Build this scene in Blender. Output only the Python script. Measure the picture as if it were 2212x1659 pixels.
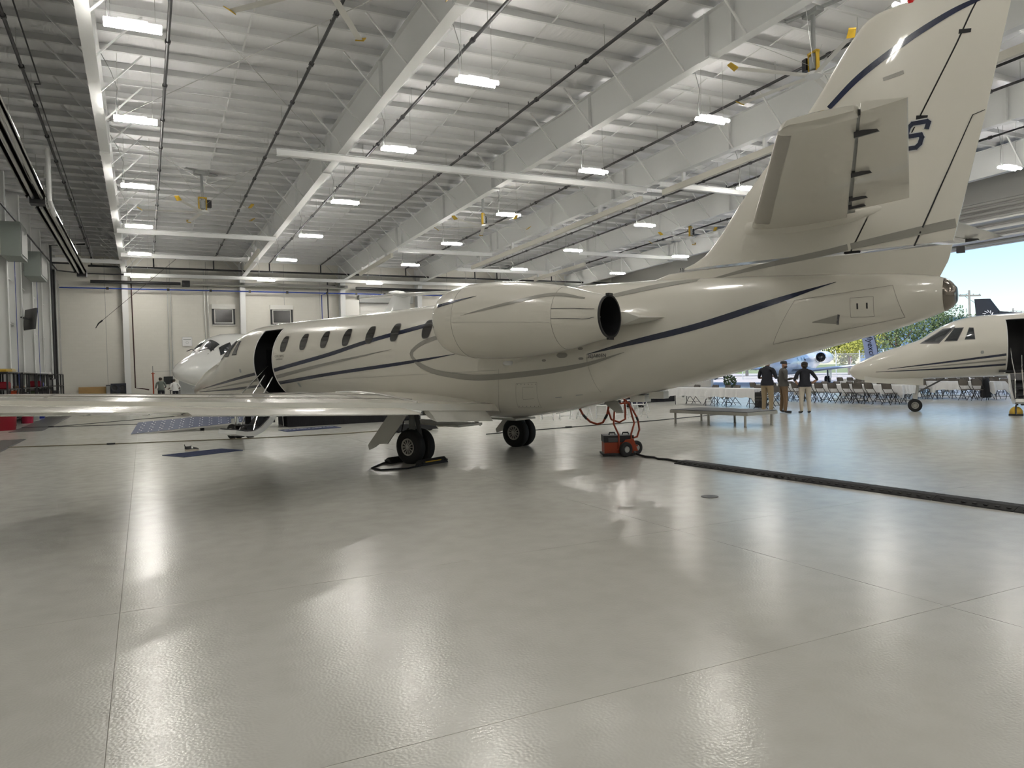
import bpy, math, random
import numpy as np
from mathutils import Vector, Matrix, noise
random.seed(7)
PI = math.pi
SC = bpy.context.scene
for o in list(bpy.data.objects): bpy.data.objects.remove(o)
COL = SC.collection

# ------------------------------------------------------------------ camera, sky, sun, exposure
F_PX, CAM_H = 1607.0, 1.72
ROLL, PITCH, YAW = 0.0265, -0.0190, math.atan(796 / 1607.0)
fwd = Vector((math.sin(YAW) * math.cos(PITCH), math.cos(YAW) * math.cos(PITCH), math.sin(PITCH)))
r0 = Vector((math.cos(YAW), -math.sin(YAW), 0)); u0 = r0.cross(fwd)
rgt = r0 * math.cos(ROLL) - u0 * math.sin(ROLL)
upv = u0 * math.cos(ROLL) + r0 * math.sin(ROLL)
cam_d = bpy.data.cameras.new('camera'); cam = bpy.data.objects.new('camera', cam_d); COL.objects.link(cam)
m = Matrix((rgt, upv, -fwd)).transposed().to_4x4(); m.translation = (0, 0, CAM_H)
cam.matrix_world = m
cam_d.sensor_width = 36.0; cam_d.lens = F_PX / 2212 * 36.0
cam_d.clip_start = 0.05; cam_d.clip_end = 2000
SC.camera = cam
SC.cycles.max_bounces = 6; SC.cycles.diffuse_bounces = 3; SC.cycles.glossy_bounces = 2; SC.cycles.use_adaptive_sampling = True; SC.cycles.adaptive_threshold = .12; SC.cycles.adaptive_min_samples = 16; SC.cycles.use_light_tree = False
SC.cycles.caustics_reflective = False; SC.cycles.caustics_refractive = False

world = bpy.data.worlds.new('sky'); SC.world = world; world.use_nodes = True
wn = world.node_tree; wn.nodes.clear()
wo = wn.nodes.new('ShaderNodeOutputWorld'); wb = wn.nodes.new('ShaderNodeBackground')
sky = wn.nodes.new('ShaderNodeTexSky'); sky.sky_type = 'NISHITA'; sky.sun_disc = False
sky.sun_elevation = math.radians(50); sky.sun_rotation = math.radians(250); sky.altitude = 50
sky.air_density = 1.3; sky.dust_density = .25; sky.ozone_density = 2.0
SKY_STRENGTH = 0.145
wb.inputs['Strength'].default_value = SKY_STRENGTH
tint = wn.nodes.new('ShaderNodeMix'); tint.data_type = 'RGBA'; tint.blend_type = 'MULTIPLY'; tint.inputs[0].default_value = 1.0; tint.inputs[7].default_value = (.78, .93, 1.13, 1)
wn.links.new(sky.outputs[0], tint.inputs[6]); wn.links.new(tint.outputs[2], wb.inputs[0]); wn.links.new(wb.outputs[0], wo.inputs[0])
sun_d = bpy.data.lights.new('sun', 'SUN'); sun = bpy.data.objects.new('sun', sun_d); COL.objects.link(sun)
sun_d.energy = 5.0; sun_d.angle = math.radians(0.6); sun_d.color = (1.0, .93, .82)
sd = Vector((-math.cos(math.radians(50)) * .94, -math.cos(math.radians(50)) * .34, math.sin(math.radians(50))))
sun.rotation_euler = sd.to_track_quat('Z', 'Y').to_euler()
LAMP_STRENGTH = 74.0
vs = SC.view_settings
vs.view_transform = 'Standard'; vs.look = 'None'; vs.exposure = 0.28; vs.gamma = 1.0; vs.use_curve_mapping = False

# ------------------------------------------------------------------ materials
MATS = {}
def mat(name, col, rough=.5, metal=0., coat=0., var=0., vscale=3., bump=0., bscale=30., emit=None, estr=0., alpha=None, trans=0., stretch=None, spec=None):
    if name in MATS: return MATS[name]
    mt = bpy.data.materials.new(name); mt.use_nodes = True; nt = mt.node_tree
    b = nt.nodes['Principled BSDF']
    b.inputs['Base Color'].default_value = (*col, 1); b.inputs['Roughness'].default_value = rough
    b.inputs['Metallic'].default_value = metal
    if coat: b.inputs['Coat Weight'].default_value = coat; b.inputs['Coat Roughness'].default_value = .04
    if spec is not None: b.inputs['Specular IOR Level'].default_value = spec
    if trans: b.inputs['Transmission Weight'].default_value = trans
    if emit: b.inputs['Emission Color'].default_value = (*emit, 1); b.inputs['Emission Strength'].default_value = estr
    if var or bump:
        tc = nt.nodes.new('ShaderNodeTexCoord'); src = tc.outputs['Object']
        if stretch:
            mp = nt.nodes.new('ShaderNodeMapping'); mp.inputs['Scale'].default_value = stretch
            nt.links.new(src, mp.inputs[0]); src = mp.outputs[0]
    if var:
        nz = nt.nodes.new('ShaderNodeTexNoise'); nz.inputs['Scale'].default_value = vscale; nz.inputs['Detail'].default_value = 2
        nt.links.new(src, nz.inputs['Vector'])
        mx = nt.nodes.new('ShaderNodeMix'); mx.data_type = 'RGBA'
        mx.inputs[6].default_value = tuple(max(0, c * (1 - var)) for c in col) + (1,)
        mx.inputs[7].default_value = tuple(min(1, c * (1 + var)) for c in col) + (1,)
        nt.links.new(nz.outputs['Fac'], mx.inputs[0]); nt.links.new(mx.outputs[2], b.inputs['Base Color'])
    if bump:
        nb = nt.nodes.new('ShaderNodeTexNoise'); nb.inputs['Scale'].default_value = bscale; nb.inputs['Detail'].default_value = 1
        nt.links.new(src, nb.inputs['Vector'])
        bp = nt.nodes.new('ShaderNodeBump'); bp.inputs['Strength'].default_value = bump; bp.inputs['Distance'].default_value = .02
        nt.links.new(nb.outputs['Fac'], bp.inputs['Height']); nt.links.new(bp.outputs[0], b.inputs['Normal'])
    MATS[name] = mt
    return mt

def floor_material():
    mt = bpy.data.materials.new('epoxy_floor'); mt.use_nodes = True; nt = mt.node_tree; b = nt.nodes['Principled BSDF']
    tc = nt.nodes.new('ShaderNodeTexCoord')
    n1 = nt.nodes.new('ShaderNodeTexNoise'); n1.inputs['Scale'].default_value = .35; n1.inputs['Detail'].default_value = 3; n1.inputs['Roughness'].default_value = .6
    n2 = nt.nodes.new('ShaderNodeTexNoise'); n2.inputs['Scale'].default_value = 4.; n2.inputs['Detail'].default_value = 4
    n3 = nt.nodes.new('ShaderNodeTexNoise'); n3.inputs['Scale'].default_value = 60.; n3.inputs['Detail'].default_value = 0
    geo = nt.nodes.new('ShaderNodeNewGeometry')
    for nn in (n1, n2, n3): nt.links.new(geo.outputs['Position'], nn.inputs['Vector'])
    r1 = nt.nodes.new('ShaderNodeValToRGB'); r1.color_ramp.elements[0].position = .3; r1.color_ramp.elements[1].position = .72
    r1.color_ramp.elements[0].color = (.54, .53, .485, 1); r1.color_ramp.elements[1].color = (.60, .59, .545, 1)
    nt.links.new(n1.outputs['Fac'], r1.inputs[0])
    mx = nt.nodes.new('ShaderNodeMix'); mx.data_type = 'RGBA'; mx.blend_type = 'MULTIPLY'; mx.inputs[0].default_value = .2
    r2 = nt.nodes.new('ShaderNodeValToRGB'); r2.color_ramp.elements[0].position = .25; r2.color_ramp.elements[1].position = .6
    r2.color_ramp.elements[0].color = (.72, .71, .68, 1); r2.color_ramp.elements[1].color = (1, 1, 1, 1)
    nt.links.new(n2.outputs['Fac'], r2.inputs[0]); nt.links.new(r1.outputs[0], mx.inputs[6]); nt.links.new(r2.outputs[0], mx.inputs[7])
    nt.links.new(mx.outputs[2], b.inputs['Base Color'])
    rr = nt.nodes.new('ShaderNodeMapRange'); rr.inputs[3].default_value = .15; rr.inputs[4].default_value = .28
    nt.links.new(n2.outputs['Fac'], rr.inputs[0]); nt.links.new(rr.outputs[0], b.inputs['Roughness'])
    bp = nt.nodes.new('ShaderNodeBump'); bp.inputs['Strength'].default_value = .22; bp.inputs['Distance'].default_value = .004
    nt.links.new(n3.outputs['Fac'], bp.inputs['Height']); nt.links.new(bp.outputs[0], b.inputs['Normal'])
    b.inputs['Specular IOR Level'].default_value = .6
    return mt

def brick_material():
    mt = bpy.data.materials.new('painted_block'); mt.use_nodes = True; nt = mt.node_tree; b = nt.nodes['Principled BSDF']
    geo = nt.nodes.new('ShaderNodeNewGeometry'); sp = nt.nodes.new('ShaderNodeSeparateXYZ'); cb = nt.nodes.new('ShaderNodeCombineXYZ')
    nt.links.new(geo.outputs['Position'], sp.inputs[0]); nt.links.new(sp.outputs[0], cb.inputs[0]); nt.links.new(sp.outputs[2], cb.inputs[1])
    br = nt.nodes.new('ShaderNodeTexBrick'); br.inputs['Scale'].default_value = 1.0
    br.inputs['Brick Width'].default_value = .41; br.inputs['Row Height'].default_value = .205; br.inputs['Mortar Size'].default_value = .008
    br.inputs['Color1'].default_value = (.70, .68, .62, 1); br.inputs['Color2'].default_value = (.68, .66, .60, 1); br.inputs['Mortar'].default_value = (.665, .645, .585, 1)
    nt.links.new(cb.outputs[0], br.inputs['Vector']); nt.links.new(br.outputs['Color'], b.inputs['Base Color'])
    bp = nt.nodes.new('ShaderNodeBump'); bp.inputs['Strength'].default_value = .12; bp.inputs['Distance'].default_value = .006; bp.invert = True
    nt.links.new(br.outputs['Fac'], bp.inputs['Height']); nt.links.new(bp.outputs[0], b.inputs['Normal'])
    b.inputs['Roughness'].default_value = .55
    return mt

M = dict(
    floor=floor_material(), block=brick_material(),
    joint=mat('floor_joint', (.42, .40, .34), .6),
    steel=mat('white_steel', (.76, .77, .76), .42),
    purlin=mat('purlin_white', (.74, .745, .74), .4),
    insul=mat('roof_insulation', (.88, .88, .89), .35, bump=.6, bscale=2.2, stretch=(3.5, .7, 1)),
    panel=mat('wall_panel', (.70, .69, .66), .45),
    trim=mat('white_trim', (.74, .73, .69), .5),
    paint=mat('jet_white_paint', (.66, .635, .565), .22, coat=.6),
    paint2=mat('jet_white_paint_cool', (.72, .72, .70), .2, coat=.7),
    paintfin=mat('jet_white_fin', (.66, .635, .565), .25, coat=.5),
    fair=mat('belly_paint', (.62, .61, .56), .3, coat=.3),
    navy=mat('navy_stripe', (.006, .012, .042), .22, coat=.5),
    greystripe=mat('grey_stripe', (.30, .29, .26), .25, coat=.5),
    boot=mat('bare_metal_edge', (.42, .40, .37), .3, .75, var=.06, vscale=3),
    chrome=mat('polished_metal', (.75, .74, .72), .08, 1.0),
    alu=mat('brushed_aluminium', (.55, .55, .53), .35, .9),
    grey=mat('grey_paint', (.30, .31, .30), .5), dgrey=mat('dark_grey', (.08, .08, .085), .5),
    gapm=mat('gap_black', (.015, .015, .016), .8),
    black=mat('black_plastic', (.014, .014, .016), .45), rubber=mat('tyre_rubber', (.012, .012, .013), .75, bump=.1, bscale=60),
    blackmetal=mat('black_pipe', (.018, .018, .02), .45), drape=mat('black_cloth', (.008, .008, .010), .9, bump=.5, bscale=9, stretch=(4, 4, .3)),
    glass=mat('cabin_glass', (.035, .034, .033), .06, coat=.5), ckglass=mat('cockpit_glass', (.02, .024, .028), .05, coat=.8),
    tube=mat('lamp_tube', (1, 1, .95), .4, emit=(1.0, .965, .90), estr=LAMP_STRENGTH),
    yellow=mat('safety_yellow', (.50, .32, .02), .5), orange=mat('cart_orange', (.34, .045, .01), .45), hose=mat('hose_orange', (.34, .05, .016), .5),
    red=mat('red_plastic', (.28, .008, .02), .4), redlens=mat('red_lens', (.55, .01, .01), .15, coat=.5),
    blue=mat('blue_pipe', (.02, .06, .32), .4), bluemat=mat('navy_carpet', (.012, .022, .075), .95, bump=.3, bscale=200),
    banner=mat('banner_navy', (.018, .035, .10), .55), bluebin=mat('blue_bin', (.02, .04, .28), .4),
    cloth=mat('white_tablecloth', (.74, .74, .74), .8, bump=.3, bscale=6, stretch=(3, 3, .4)),
    chair=mat('taupe_chair', (.12, .105, .09), .5), chairleg=mat('chair_leg_brown', (.022, .02, .018), .5, .0), whitechair=mat('white_chair', (.75, .75, .75), .5),
    tleg=mat('table_leg_grey', (.06, .06, .065), .45), wood=mat('plywood', (.36, .22, .08), .6, var=.2, vscale=3, stretch=(1, 1, 12)),
    deck=mat('stage_deck', (.07, .07, .075), .6, var=.15, vscale=20), decktrim=mat('stage_frame', (.42, .41, .37), .4, .5),
    skin=mat('skin_tan', (.42, .24, .16), .5), skin2=mat('skin_dark', (.10, .055, .035), .5), hair=mat('dark_hair', (.02, .014, .01), .6),
    polo=mat('navy_black_polo', (.012, .013, .02), .85), greyshirt=mat('grey_pullover', (.10, .098, .09), .9), khaki=mat('khaki_cotton', (.30, .23, .14), .85),
    tan=mat('tan_brown_cotton', (.20, .13, .075), .85), cream=mat('cream_cotton', (.52, .47, .39), .85), shoe=mat('black_leather', (.012, .011, .01), .4),
    teegrey=mat('olive_grey_tee', (.14, .16, .14), .9), white=mat('white_cotton', (.75, .75, .73), .85), beard=mat('beard_brown', (.06, .03, .018), .7),
    rampm=mat('tarmac', (.50, .47, .46), .85, var=.12, vscale=.6), grass=mat('grass_green', (.16, .22, .06), .95, var=.3, vscale=2),
    leaf1=mat('leaf_yellow_green', (.36, .37, .07), .7, var=.35, vscale=2.), leaf2=mat('leaf_dark_green', (.055, .09, .035), .7, var=.4, vscale=2.), leaf3=mat('leaf_mid_green', (.14, .19, .07), .7, var=.4, vscale=2.),
    bark=mat('bark', (.10, .07, .05), .9), fence=mat('galvanised_fence', (.5, .52, .54), .5, .4), pole=mat('wood_pole', (.28, .26, .24), .9),
    bldg=mat('blue_grey_cladding', (.20, .30, .52), .6), bldg2=mat('pale_building', (.62, .62, .62), .7), sign=mat('sign_white', (.8, .8, .8), .5),
    bluejet=mat('white_jet_outdoors', (.72, .74, .76), .25, coat=.5),
)
M['chainlink'] = mat('chain_link', (.45, .48, .5), .6)
_n = M['chainlink'].node_tree; _b = _n.nodes['Principled BSDF']; _b.inputs['Alpha'].default_value = .22

# ------------------------------------------------------------------ mesh helpers
class MB:
    def __init__(s): s.v = []; s.f = []; s.mi = []
    def add(s, vs_, fs, mi=0):
        o = len(s.v); s.v += [tuple(p) for p in vs_]; s.f += [tuple(i + o for i in q) for q in fs]; s.mi += [mi] * len(fs); return s
    def box(s, c, d, rot=None, mi=0):
        x, y, z = (q / 2 for q in d); P = [Vector((i * x, j * y, k * z)) for i in (-1, 1) for j in (-1, 1) for k in (-1, 1)]
        if rot is not None: P = [rot @ p for p in P]
        P = [p + Vector(c) for p in P]
        return s.add(P, [(0, 1, 3, 2), (4, 6, 7, 5), (0, 4, 5, 1), (2, 3, 7, 6), (0, 2, 6, 4), (1, 5, 7, 3)], mi)
    def span(s, a, b, mi=0): return s.box([(p + q) / 2 for p, q in zip(a, b)], [abs(q - p) for p, q in zip(a, b)], None, mi)
    def beam(s, a, b, w, h, up=(0, 0, 1), mi=0):
        a = Vector(a); b = Vector(b); d = b - a; L = d.length; d.normalize(); u = Vector(up); r = d.cross(u)
        if r.length < 1e-5: r = d.cross(Vector((1, 0, 0)))
        r.normalize(); u = r.cross(d); R = Matrix((d, r, u)).transposed()
        return s.box((a + b) / 2, (L, w, h), R, mi)
    def tube(s, pts, r, seg=8, caps=True, mi=0):
        pts = [Vector(p) for p in pts]; rs = r if isinstance(r, (list, tuple)) else [r] * len(pts)
        rings = []; ref = None
        for i, p in enumerate(pts):
            d = (pts[min(i + 1, len(pts) - 1)] - pts[max(i - 1, 0)]).normalized()
            if ref is None: ref = Vector((0, 0, 1)) if abs(d.z) < .9 else Vector((1, 0, 0))
            a = d.cross(ref).normalized(); b = a.cross(d).normalized(); ref = b
            rings.append([p + (a * math.cos(t) + b * math.sin(t)) * rs[i] for t in (2 * PI * k / seg for k in range(seg))])
        return s.loft(rings, caps=caps, mi=mi)
    def loft(s, rings, closed=True, caps=True, mi=0):
        n = len(rings[0]); V = [p for R_ in rings for p in R_]; Fs = []
        for i in range(len(rings) - 1):
            for k in range(n if closed else n - 1):
                Fs.append((i * n + k, i * n + (k + 1) % n, (i + 1) * n + (k + 1) % n, (i + 1) * n + k))
        if caps: Fs.append(tuple(range(n))[::-1]); Fs.append(tuple((len(rings) - 1) * n + k for k in range(n)))
        return s.add(V, Fs, mi)
    def lathe(s, prof, seg=24, o=(0, 0, 0), ax='z', caps=True, mi=0):
        o = Vector(o); rings = []
        for r, h in prof:
            ring = []
            for k in range(seg):
                t = 2 * PI * k / seg; c, q = r * math.cos(t), r * math.sin(t)
                ring.append(o + Vector({'z': (c, q, h), 'x': (h, c, q), 'y': (q, h, c)}[ax]))
            rings.append(ring)
        return s.loft(rings, caps=caps, mi=mi)
    def prism(s, poly, z0, z1, ax='z', mi=0):
        def mk(p, h): return {'z': (p[0], p[1], h), 'y': (p[0], h, p[1]), 'x': (h, p[0], p[1])}[ax]
        n = len(poly)
        return s.add([mk(p, z0) for p in poly] + [mk(p, z1) for p in poly], [tuple(range(n))[::-1], tuple(range(n, 2 * n))] + [(k, (k + 1) % n, (k + 1) % n + n, k + n) for k in range(n)], mi)
    def ball(s, c, r, seg=12, rg=8, mi=0):
        rx, ry, rz = (r, r, r) if not isinstance(r, (tuple, list)) else r
        rings = [[Vector(c) + Vector((rx * math.sin(a) * math.cos(t), ry * math.sin(a) * math.sin(t), rz * math.cos(a))) for t in (2 * PI * k / seg for k in range(seg))] for a in (PI * (i + .02) / (rg + .04) for i in range(rg + 1))]
        return s.loft(rings, mi=mi)
    def xf(s, mtx): s.v = [tuple(mtx @ Vector(p)) for p in s.v]; return s
    def build(s, name, mt, parent=None, smooth=None):
        me = bpy.data.meshes.new(name); me.from_pydata(s.v, [], s.f)
        mts = mt if isinstance(mt, (list, tuple)) else [mt]
        for q in mts: me.materials.append(M[q] if isinstance(q, str) else q)
        if len(mts) > 1: me.polygons.foreach_set('material_index', s.mi)
        import bmesh
        bm = bmesh.new(); bm.from_mesh(me); bmesh.ops.recalc_face_normals(bm, faces=bm.faces); bm.to_mesh(me); bm.free()
        if smooth is not None:
            me.polygons.foreach_set('use_smooth', [True] * len(me.polygons)); me.set_sharp_from_angle(angle=math.radians(smooth))
        me.update()
        o = bpy.data.objects.new(name, me); COL.objects.link(o)
        if parent is not None: o.parent = parent
        return o

def tag(o, label=None, cat=None, group=None, kind=None):
    if label: o['label'] = label
    if cat: o['category'] = cat
    if group: o['group'] = group
    if kind: o['kind'] = kind
    return o
def thing(name, label, cat, loc=(0, 0, 0), rz=0, group=None):
    o = bpy.data.objects.new(name, None); COL.objects.link(o); o.location = loc; o.rotation_euler = (0, 0, rz)
    o.empty_display_size = .2
    return tag(o, label, cat, group)
KIDS = {}
def copy_tree(o, parent=None):
    c = o.copy(); COL.objects.link(c)
    if parent is not None: c.parent = parent
    for ch in list(o.children): copy_tree(ch, c)
    return c
def struct(mb, name, mt, parent=None, smooth=None):
    o = mb.build(name, mt, parent, smooth)
    if parent is None: o['kind'] = 'structure'
    return o
def inst(src, name, parent, loc=None, rot=None):
    o = bpy.data.objects.new(name, src.data if hasattr(src, 'data') and not isinstance(src, bpy.types.Mesh) else src); COL.objects.link(o); o.parent = parent
    if loc is not None: o.location = loc
    if rot is not None: o.rotation_euler = rot
    return o
def text_mesh(name, body, size, mt, parent, mtx, shear=0., offset=0.):
    cu = bpy.data.curves.new(name, 'FONT'); cu.body = body; cu.size = size; cu.extrude = .001; cu.shear = shear; cu.offset = offset; cu.align_x = 'CENTER'; cu.align_y = 'CENTER'; cu.resolution_u = 3
    t = bpy.data.objects.new(name, cu); COL.objects.link(t)
    dg = bpy.context.evaluated_depsgraph_get(); me = bpy.data.meshes.new_from_object(t.evaluated_get(dg))
    bpy.data.objects.remove(t); bpy.data.curves.remove(cu)
    me.transform(mtx); me.materials.clear(); me.materials.append(M[mt]); me.name = name
    o = bpy.data.objects.new(name, me); COL.objects.link(o)
    if parent is not None: o.parent = parent
    return o
def basis(o, x, y, z=None):
    x = Vector(x).normalized(); y = Vector(y).normalized(); z = Vector(z) if z else x.cross(y)
    q = Matrix((x, y, z)).transposed().to_4x4(); q.translation = o; return q
ORD = ['first', 'second', 'third', 'fourth', 'fifth', 'sixth', 'seventh', 'eighth', 'ninth', 'tenth', 'eleventh', 'twelfth', 'thirteenth', 'fourteenth', 'fifteenth', 'sixteenth', 'seventeenth', 'eighteenth', 'nineteenth', 'twentieth']

# ------------------------------------------------------------------ hangar shell
XL, XR, YF, YB, SLOPE = -5.6, 40.0, 59.0, -24.0, .0257
def zb(y): return 9.0 + SLOPE * (YF - y)          # underside of the rafters
RD = 1.24; PH = .22
def zt(y): return zb(y) + RD
ang = math.atan(SLOPE)

# floor slabs with saw-cut joints
fl = struct(MB().span((XL - .3, YB - .3, -.30), (XR, YF + .3, -.012)), 'floor', 'joint')
xs = [XL - .25] + [-.21 + 5.16 * k for k in range(0, 8)] + [XR]; ys = [YB] + [6.21 - 2.93 * k for k in range(10, -1, -1)] + [6.21 + 6.1 * k for k in range(1, 9)] + [YF + .2]
for i in range(len(xs) - 1):
    for j in range(len(ys) - 1):
        g = .002
        MB().span((xs[i] + g, ys[j] + g, -.012), (xs[i + 1] - g, ys[j + 1] - g, 0)).build('slab', 'floor', fl)

# ceiling: insulation sheet, purlins, rafters
ce = MB()
ce.add([(XL - .3, YB - .3, zt(YB - .3) + PH), (XR + .3, YB - .3, zt(YB - .3) + PH), (XR + .3, YF + .3, zt(YF + .3) + PH), (XL - .3, YF + .3, zt(YF + .3) + PH)] +
       [(XL - .3, YB - .3, zt(YB - .3) + PH + .12), (XR + .3, YB - .3, zt(YB - .3) + PH + .12), (XR + .3, YF + .3, zt(YF + .3) + PH + .12), (XL - .3, YF + .3, zt(YF + .3) + PH + .12)],
       [(0, 1, 2, 3), (4, 5, 6, 7), (0, 1, 5, 4), (1, 2, 6, 5), (2, 3, 7, 6), (3, 0, 4, 7)])
ceil = struct(ce, 'ceiling', 'insul')
pm = MB(); L = XR - XL
pm.span((XL, -.004, 0), (XR, .004, PH)); pm.span((XL, -.075, 0), (XR, 0, .006)); pm.span((XL, 0, PH - .006), (XR, .075, PH)); pm.span((XL, -.08, 0), (XR, -.074, .025))
purl0 = None; PY = []
y = YF - .6
while y > YB:
    PY.append(y)
    if purl0 is None: purl0 = pm.build('purlin', 'purlin', ceil); o = purl0
    else: o = inst(purl0, 'purlin', ceil)
    o.location = (0, y, zt(y)); o.rotation_euler = (-ang, 0, 0)
    y -= 1.22
RX = [-.95, 6.8, 14.25, 20.6, 28.0, 35.0]
rm = MB(); rl = YF - YB
rmb = MB()
def raf_mesh():
    b = MB(); y0, y1 = YB, YF - .55
    def seg(w0, w1, za, zc):   # sheared box following the slope
        P = []
        for yy in (y0, y1):
            for xx in (w0, w1):
                for q in (za, zc): P.append((xx, yy, zb(yy) + q))
        b.add(P, [(0, 1, 3, 2), (4, 6, 7, 5), (0, 4, 5, 1), (2, 3, 7, 6), (0, 2, 6, 4), (1, 5, 7, 3)])
    seg(-.012, .012, .02, RD - .02); seg(-.15, .15, 0, .022); seg(-.14, .14, RD - .02, RD)
    yy = 50.0
    while yy > YB:
        b.span((-.13, yy - .008, zb(yy) + .02), (.13, yy + .008, zb(yy) + RD - .02)); yy -= 7.0
    for yy in (44.0, 30.0, 16.0, 2.):
        b.span((-.17, yy - .2, zb(yy) - .03), (.17, yy + .2, zb(yy) + .03)); b.span((-.16, yy - .012, zb(yy)), (.16, yy + .012, zb(yy) + RD))
    return b
rafm = None; bracem = None
for i, x in enumerate(RX):
    if rafm is None: ro = raf_mesh().build('rafter', 'steel', ceil); rafm = ro.data
    else: ro = inst(rafm, 'rafter', ceil)
    ro.location = (x, 0, 0)
    for k, yy in enumerate(PY):
        if k % 2 or yy < 4: continue
        for s in (-1, 1):
            if bracem is None:
                bo = MB().beam((0, 0, 0), (1.12, 0, 1.2), .055, .045).build('brace', 'steel', ro); bracem = bo.data
            else: bo = inst(bracem, 'brace', ro)
            bo.location = (.1 * s, yy, zb(yy) + .04); bo.rotation_euler = (0, 0, 0 if s > 0 else PI)
# bracing struts between rafters, hung just under the bottom flange
def strut(x0, x1, y, nm='strut'):
    z = zb(y) - .14; b = MB(); b.span((x0, y - .01, z - .11), (x1, y + .01, z + .11)); b.span((x0, y - .1, z + .1), (x1, y + .1, z + .12)); b.span((x0, y - .1, z - .12), (x1, y + .1, z - .1))
    return b.build('strut', 'steel', ceil)
for x0, x1, yy in [(4.5, 20.6, 27.4), (20.6, 35, 26.4), (-.95, 6.8, 42.6), (-.95, 6.8, 49.5), (14.25, 20.6, 44.), (26, 35, 42), (-.95, 40, 57.2), (20.6, 28, 50), (-5.6, -.95, 52)]: strut(x0, x1, yy)
# sag rods / bridging strips between purlins
sag = MB()
for xx in (2.9, 10.5, 17.4, 24.3, 31.5):
    for k, yy in enumerate(PY[:-1]):
        if 5 < yy < 50: sag.beam((xx, yy, zt(yy) + .03), (xx + .02, yy - 1.22, zt(yy - 1.22) + .18), .05, .012)
tag(sag.build('sag_strip', 'purlin', ceil), kind='stuff')
# cross rod bracing on the roof
for a, b_ in [((-.9, 30.), (6.8, 16.)), ((6.8, 30.), (-.9, 16.)), ((-.9, 44.), (6.8, 30.)), ((6.8, 44.), (-.9, 30.)), ((20.6, 44), (28, 30)), ((28, 44), (20.6, 30))]:
    MB().tube([(*a, zt(a[1]) - .15), (*b_, zt(b_[1]) - .15)], .012, 6).build('brace_rod', 'alu', ceil)

# far wall (block), joints, columns, windows
wf = struct(MB().span((XL - .3, YF, -.3), (XR, YF + .3, zt(YF) + PH)), 'wall_far', 'block')
for xx in (-2.2, 1.95, 4.35, 9.9, 12.6, 17.6, 23.3, 26.0, 31.0):
    MB().span((xx - .012, YF - .006, 0), (xx + .012, YF + .01, zt(YF))).build('control_joint', 'grey', wf)
for x in RX:
    c = MB()
    for s in (0, 1):
        pass
    P = []
    for z, d in ((0, .45), (8.6, .75), (10.2, 1.0)):
        P.append([(x - .02, YF - d, z), (x + .02, YF - d, z), (x + .02, YF - .01, z), (x - .02, YF - .01, z)])
    c.loft(P)
    P = []
    for z, d in ((0, .45), (8.6, .75), (9.05, .95)):
        P.append([(x - .19, YF - d - .025, z), (x + .19, YF - d - .025, z), (x + .19, YF - d, z), (x - .19, YF - d, z)])
    c.loft(P); c.span((x - .17, YF - .03, 0), (x + .17, YF - .005, 10.2))
    c.build('column', 'steel', wf)
wi = 0
for x0, x1 in ((4.85, 6.15), (8.98, 10.35)):
    wi += 1
    w = struct(MB().span((x0 - .14, YF - .06, 5.62), (x1 + .14, YF + .02, 6.86)), 'window_%d' % wi, 'black')
    MB().span((x0 - .02, YF - .075, 5.72), (x1 + .02, YF - .05, 6.78)).build('window_frame', 'trim', w)
    MB().span((x0 + .06, YF - .082, 5.80), (x1 - .06, YF - .07, 6.72)).build('pane', mat('office_glass', (.03, .028, .025), .12, spec=.25), w)
    MB().span((x0 - .17, YF - .18, 6.80), (x1 + .17, YF - .02, 7.14)).build('blind_box', 'trim', w)
    MB().span((x0 - .17, YF - .12, 5.56), (x1 + .17, YF - .02, 5.64)).build('window_sill', 'trim', w)
    for xx in (x0 - .06, x1 + .06): MB().span((xx - .05, YF - .11, 5.62), (xx + .05, YF - .04, 6.82)).build('blind_rail', 'black', w)
d1 = struct(MB().span((2.3, YF - .07, 0), (3.45, YF - .01, 2.12)), 'door_1', 'grey')
MB().span((2.22, YF - .09, 0), (2.3, YF, 2.2)).build('door_frame', 'trim', d1); MB().span((3.45, YF - .09, 0), (3.53, YF, 2.2)).build('door_frame', 'trim', d1); MB().span((2.22, YF - .09, 2.12), (3.53, YF, 2.2)).build('door_frame', 'trim', d1)
MB().tube([(3.3, YF - .07, 1.02), (3.3, YF - .13, 1.02), (3.18, YF - .13, 1.02)], .015, 8).build('door_handle', 'chrome', d1)
d2 = struct(MB().span((15.72, YF - .10, 0), (20.0, YF - .02, 7.4)), 'door_2', 'trim')
for k in range(24): MB().span((15.78, YF - .13, .05 + k * .305), (19.95, YF - .10, .05 + k * .305 + .285)).build('door_slat', 'panel', d2)
MB().span((15.6, YF - .6, 7.4), (20.1, YF - .02, 8.0)).build('roller_box', 'grey', d2)
struct(MB().span((14.3, YF - .5, 0), (15.6, YF - .02, 7.6)), 'trim_1', 'trim')

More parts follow.
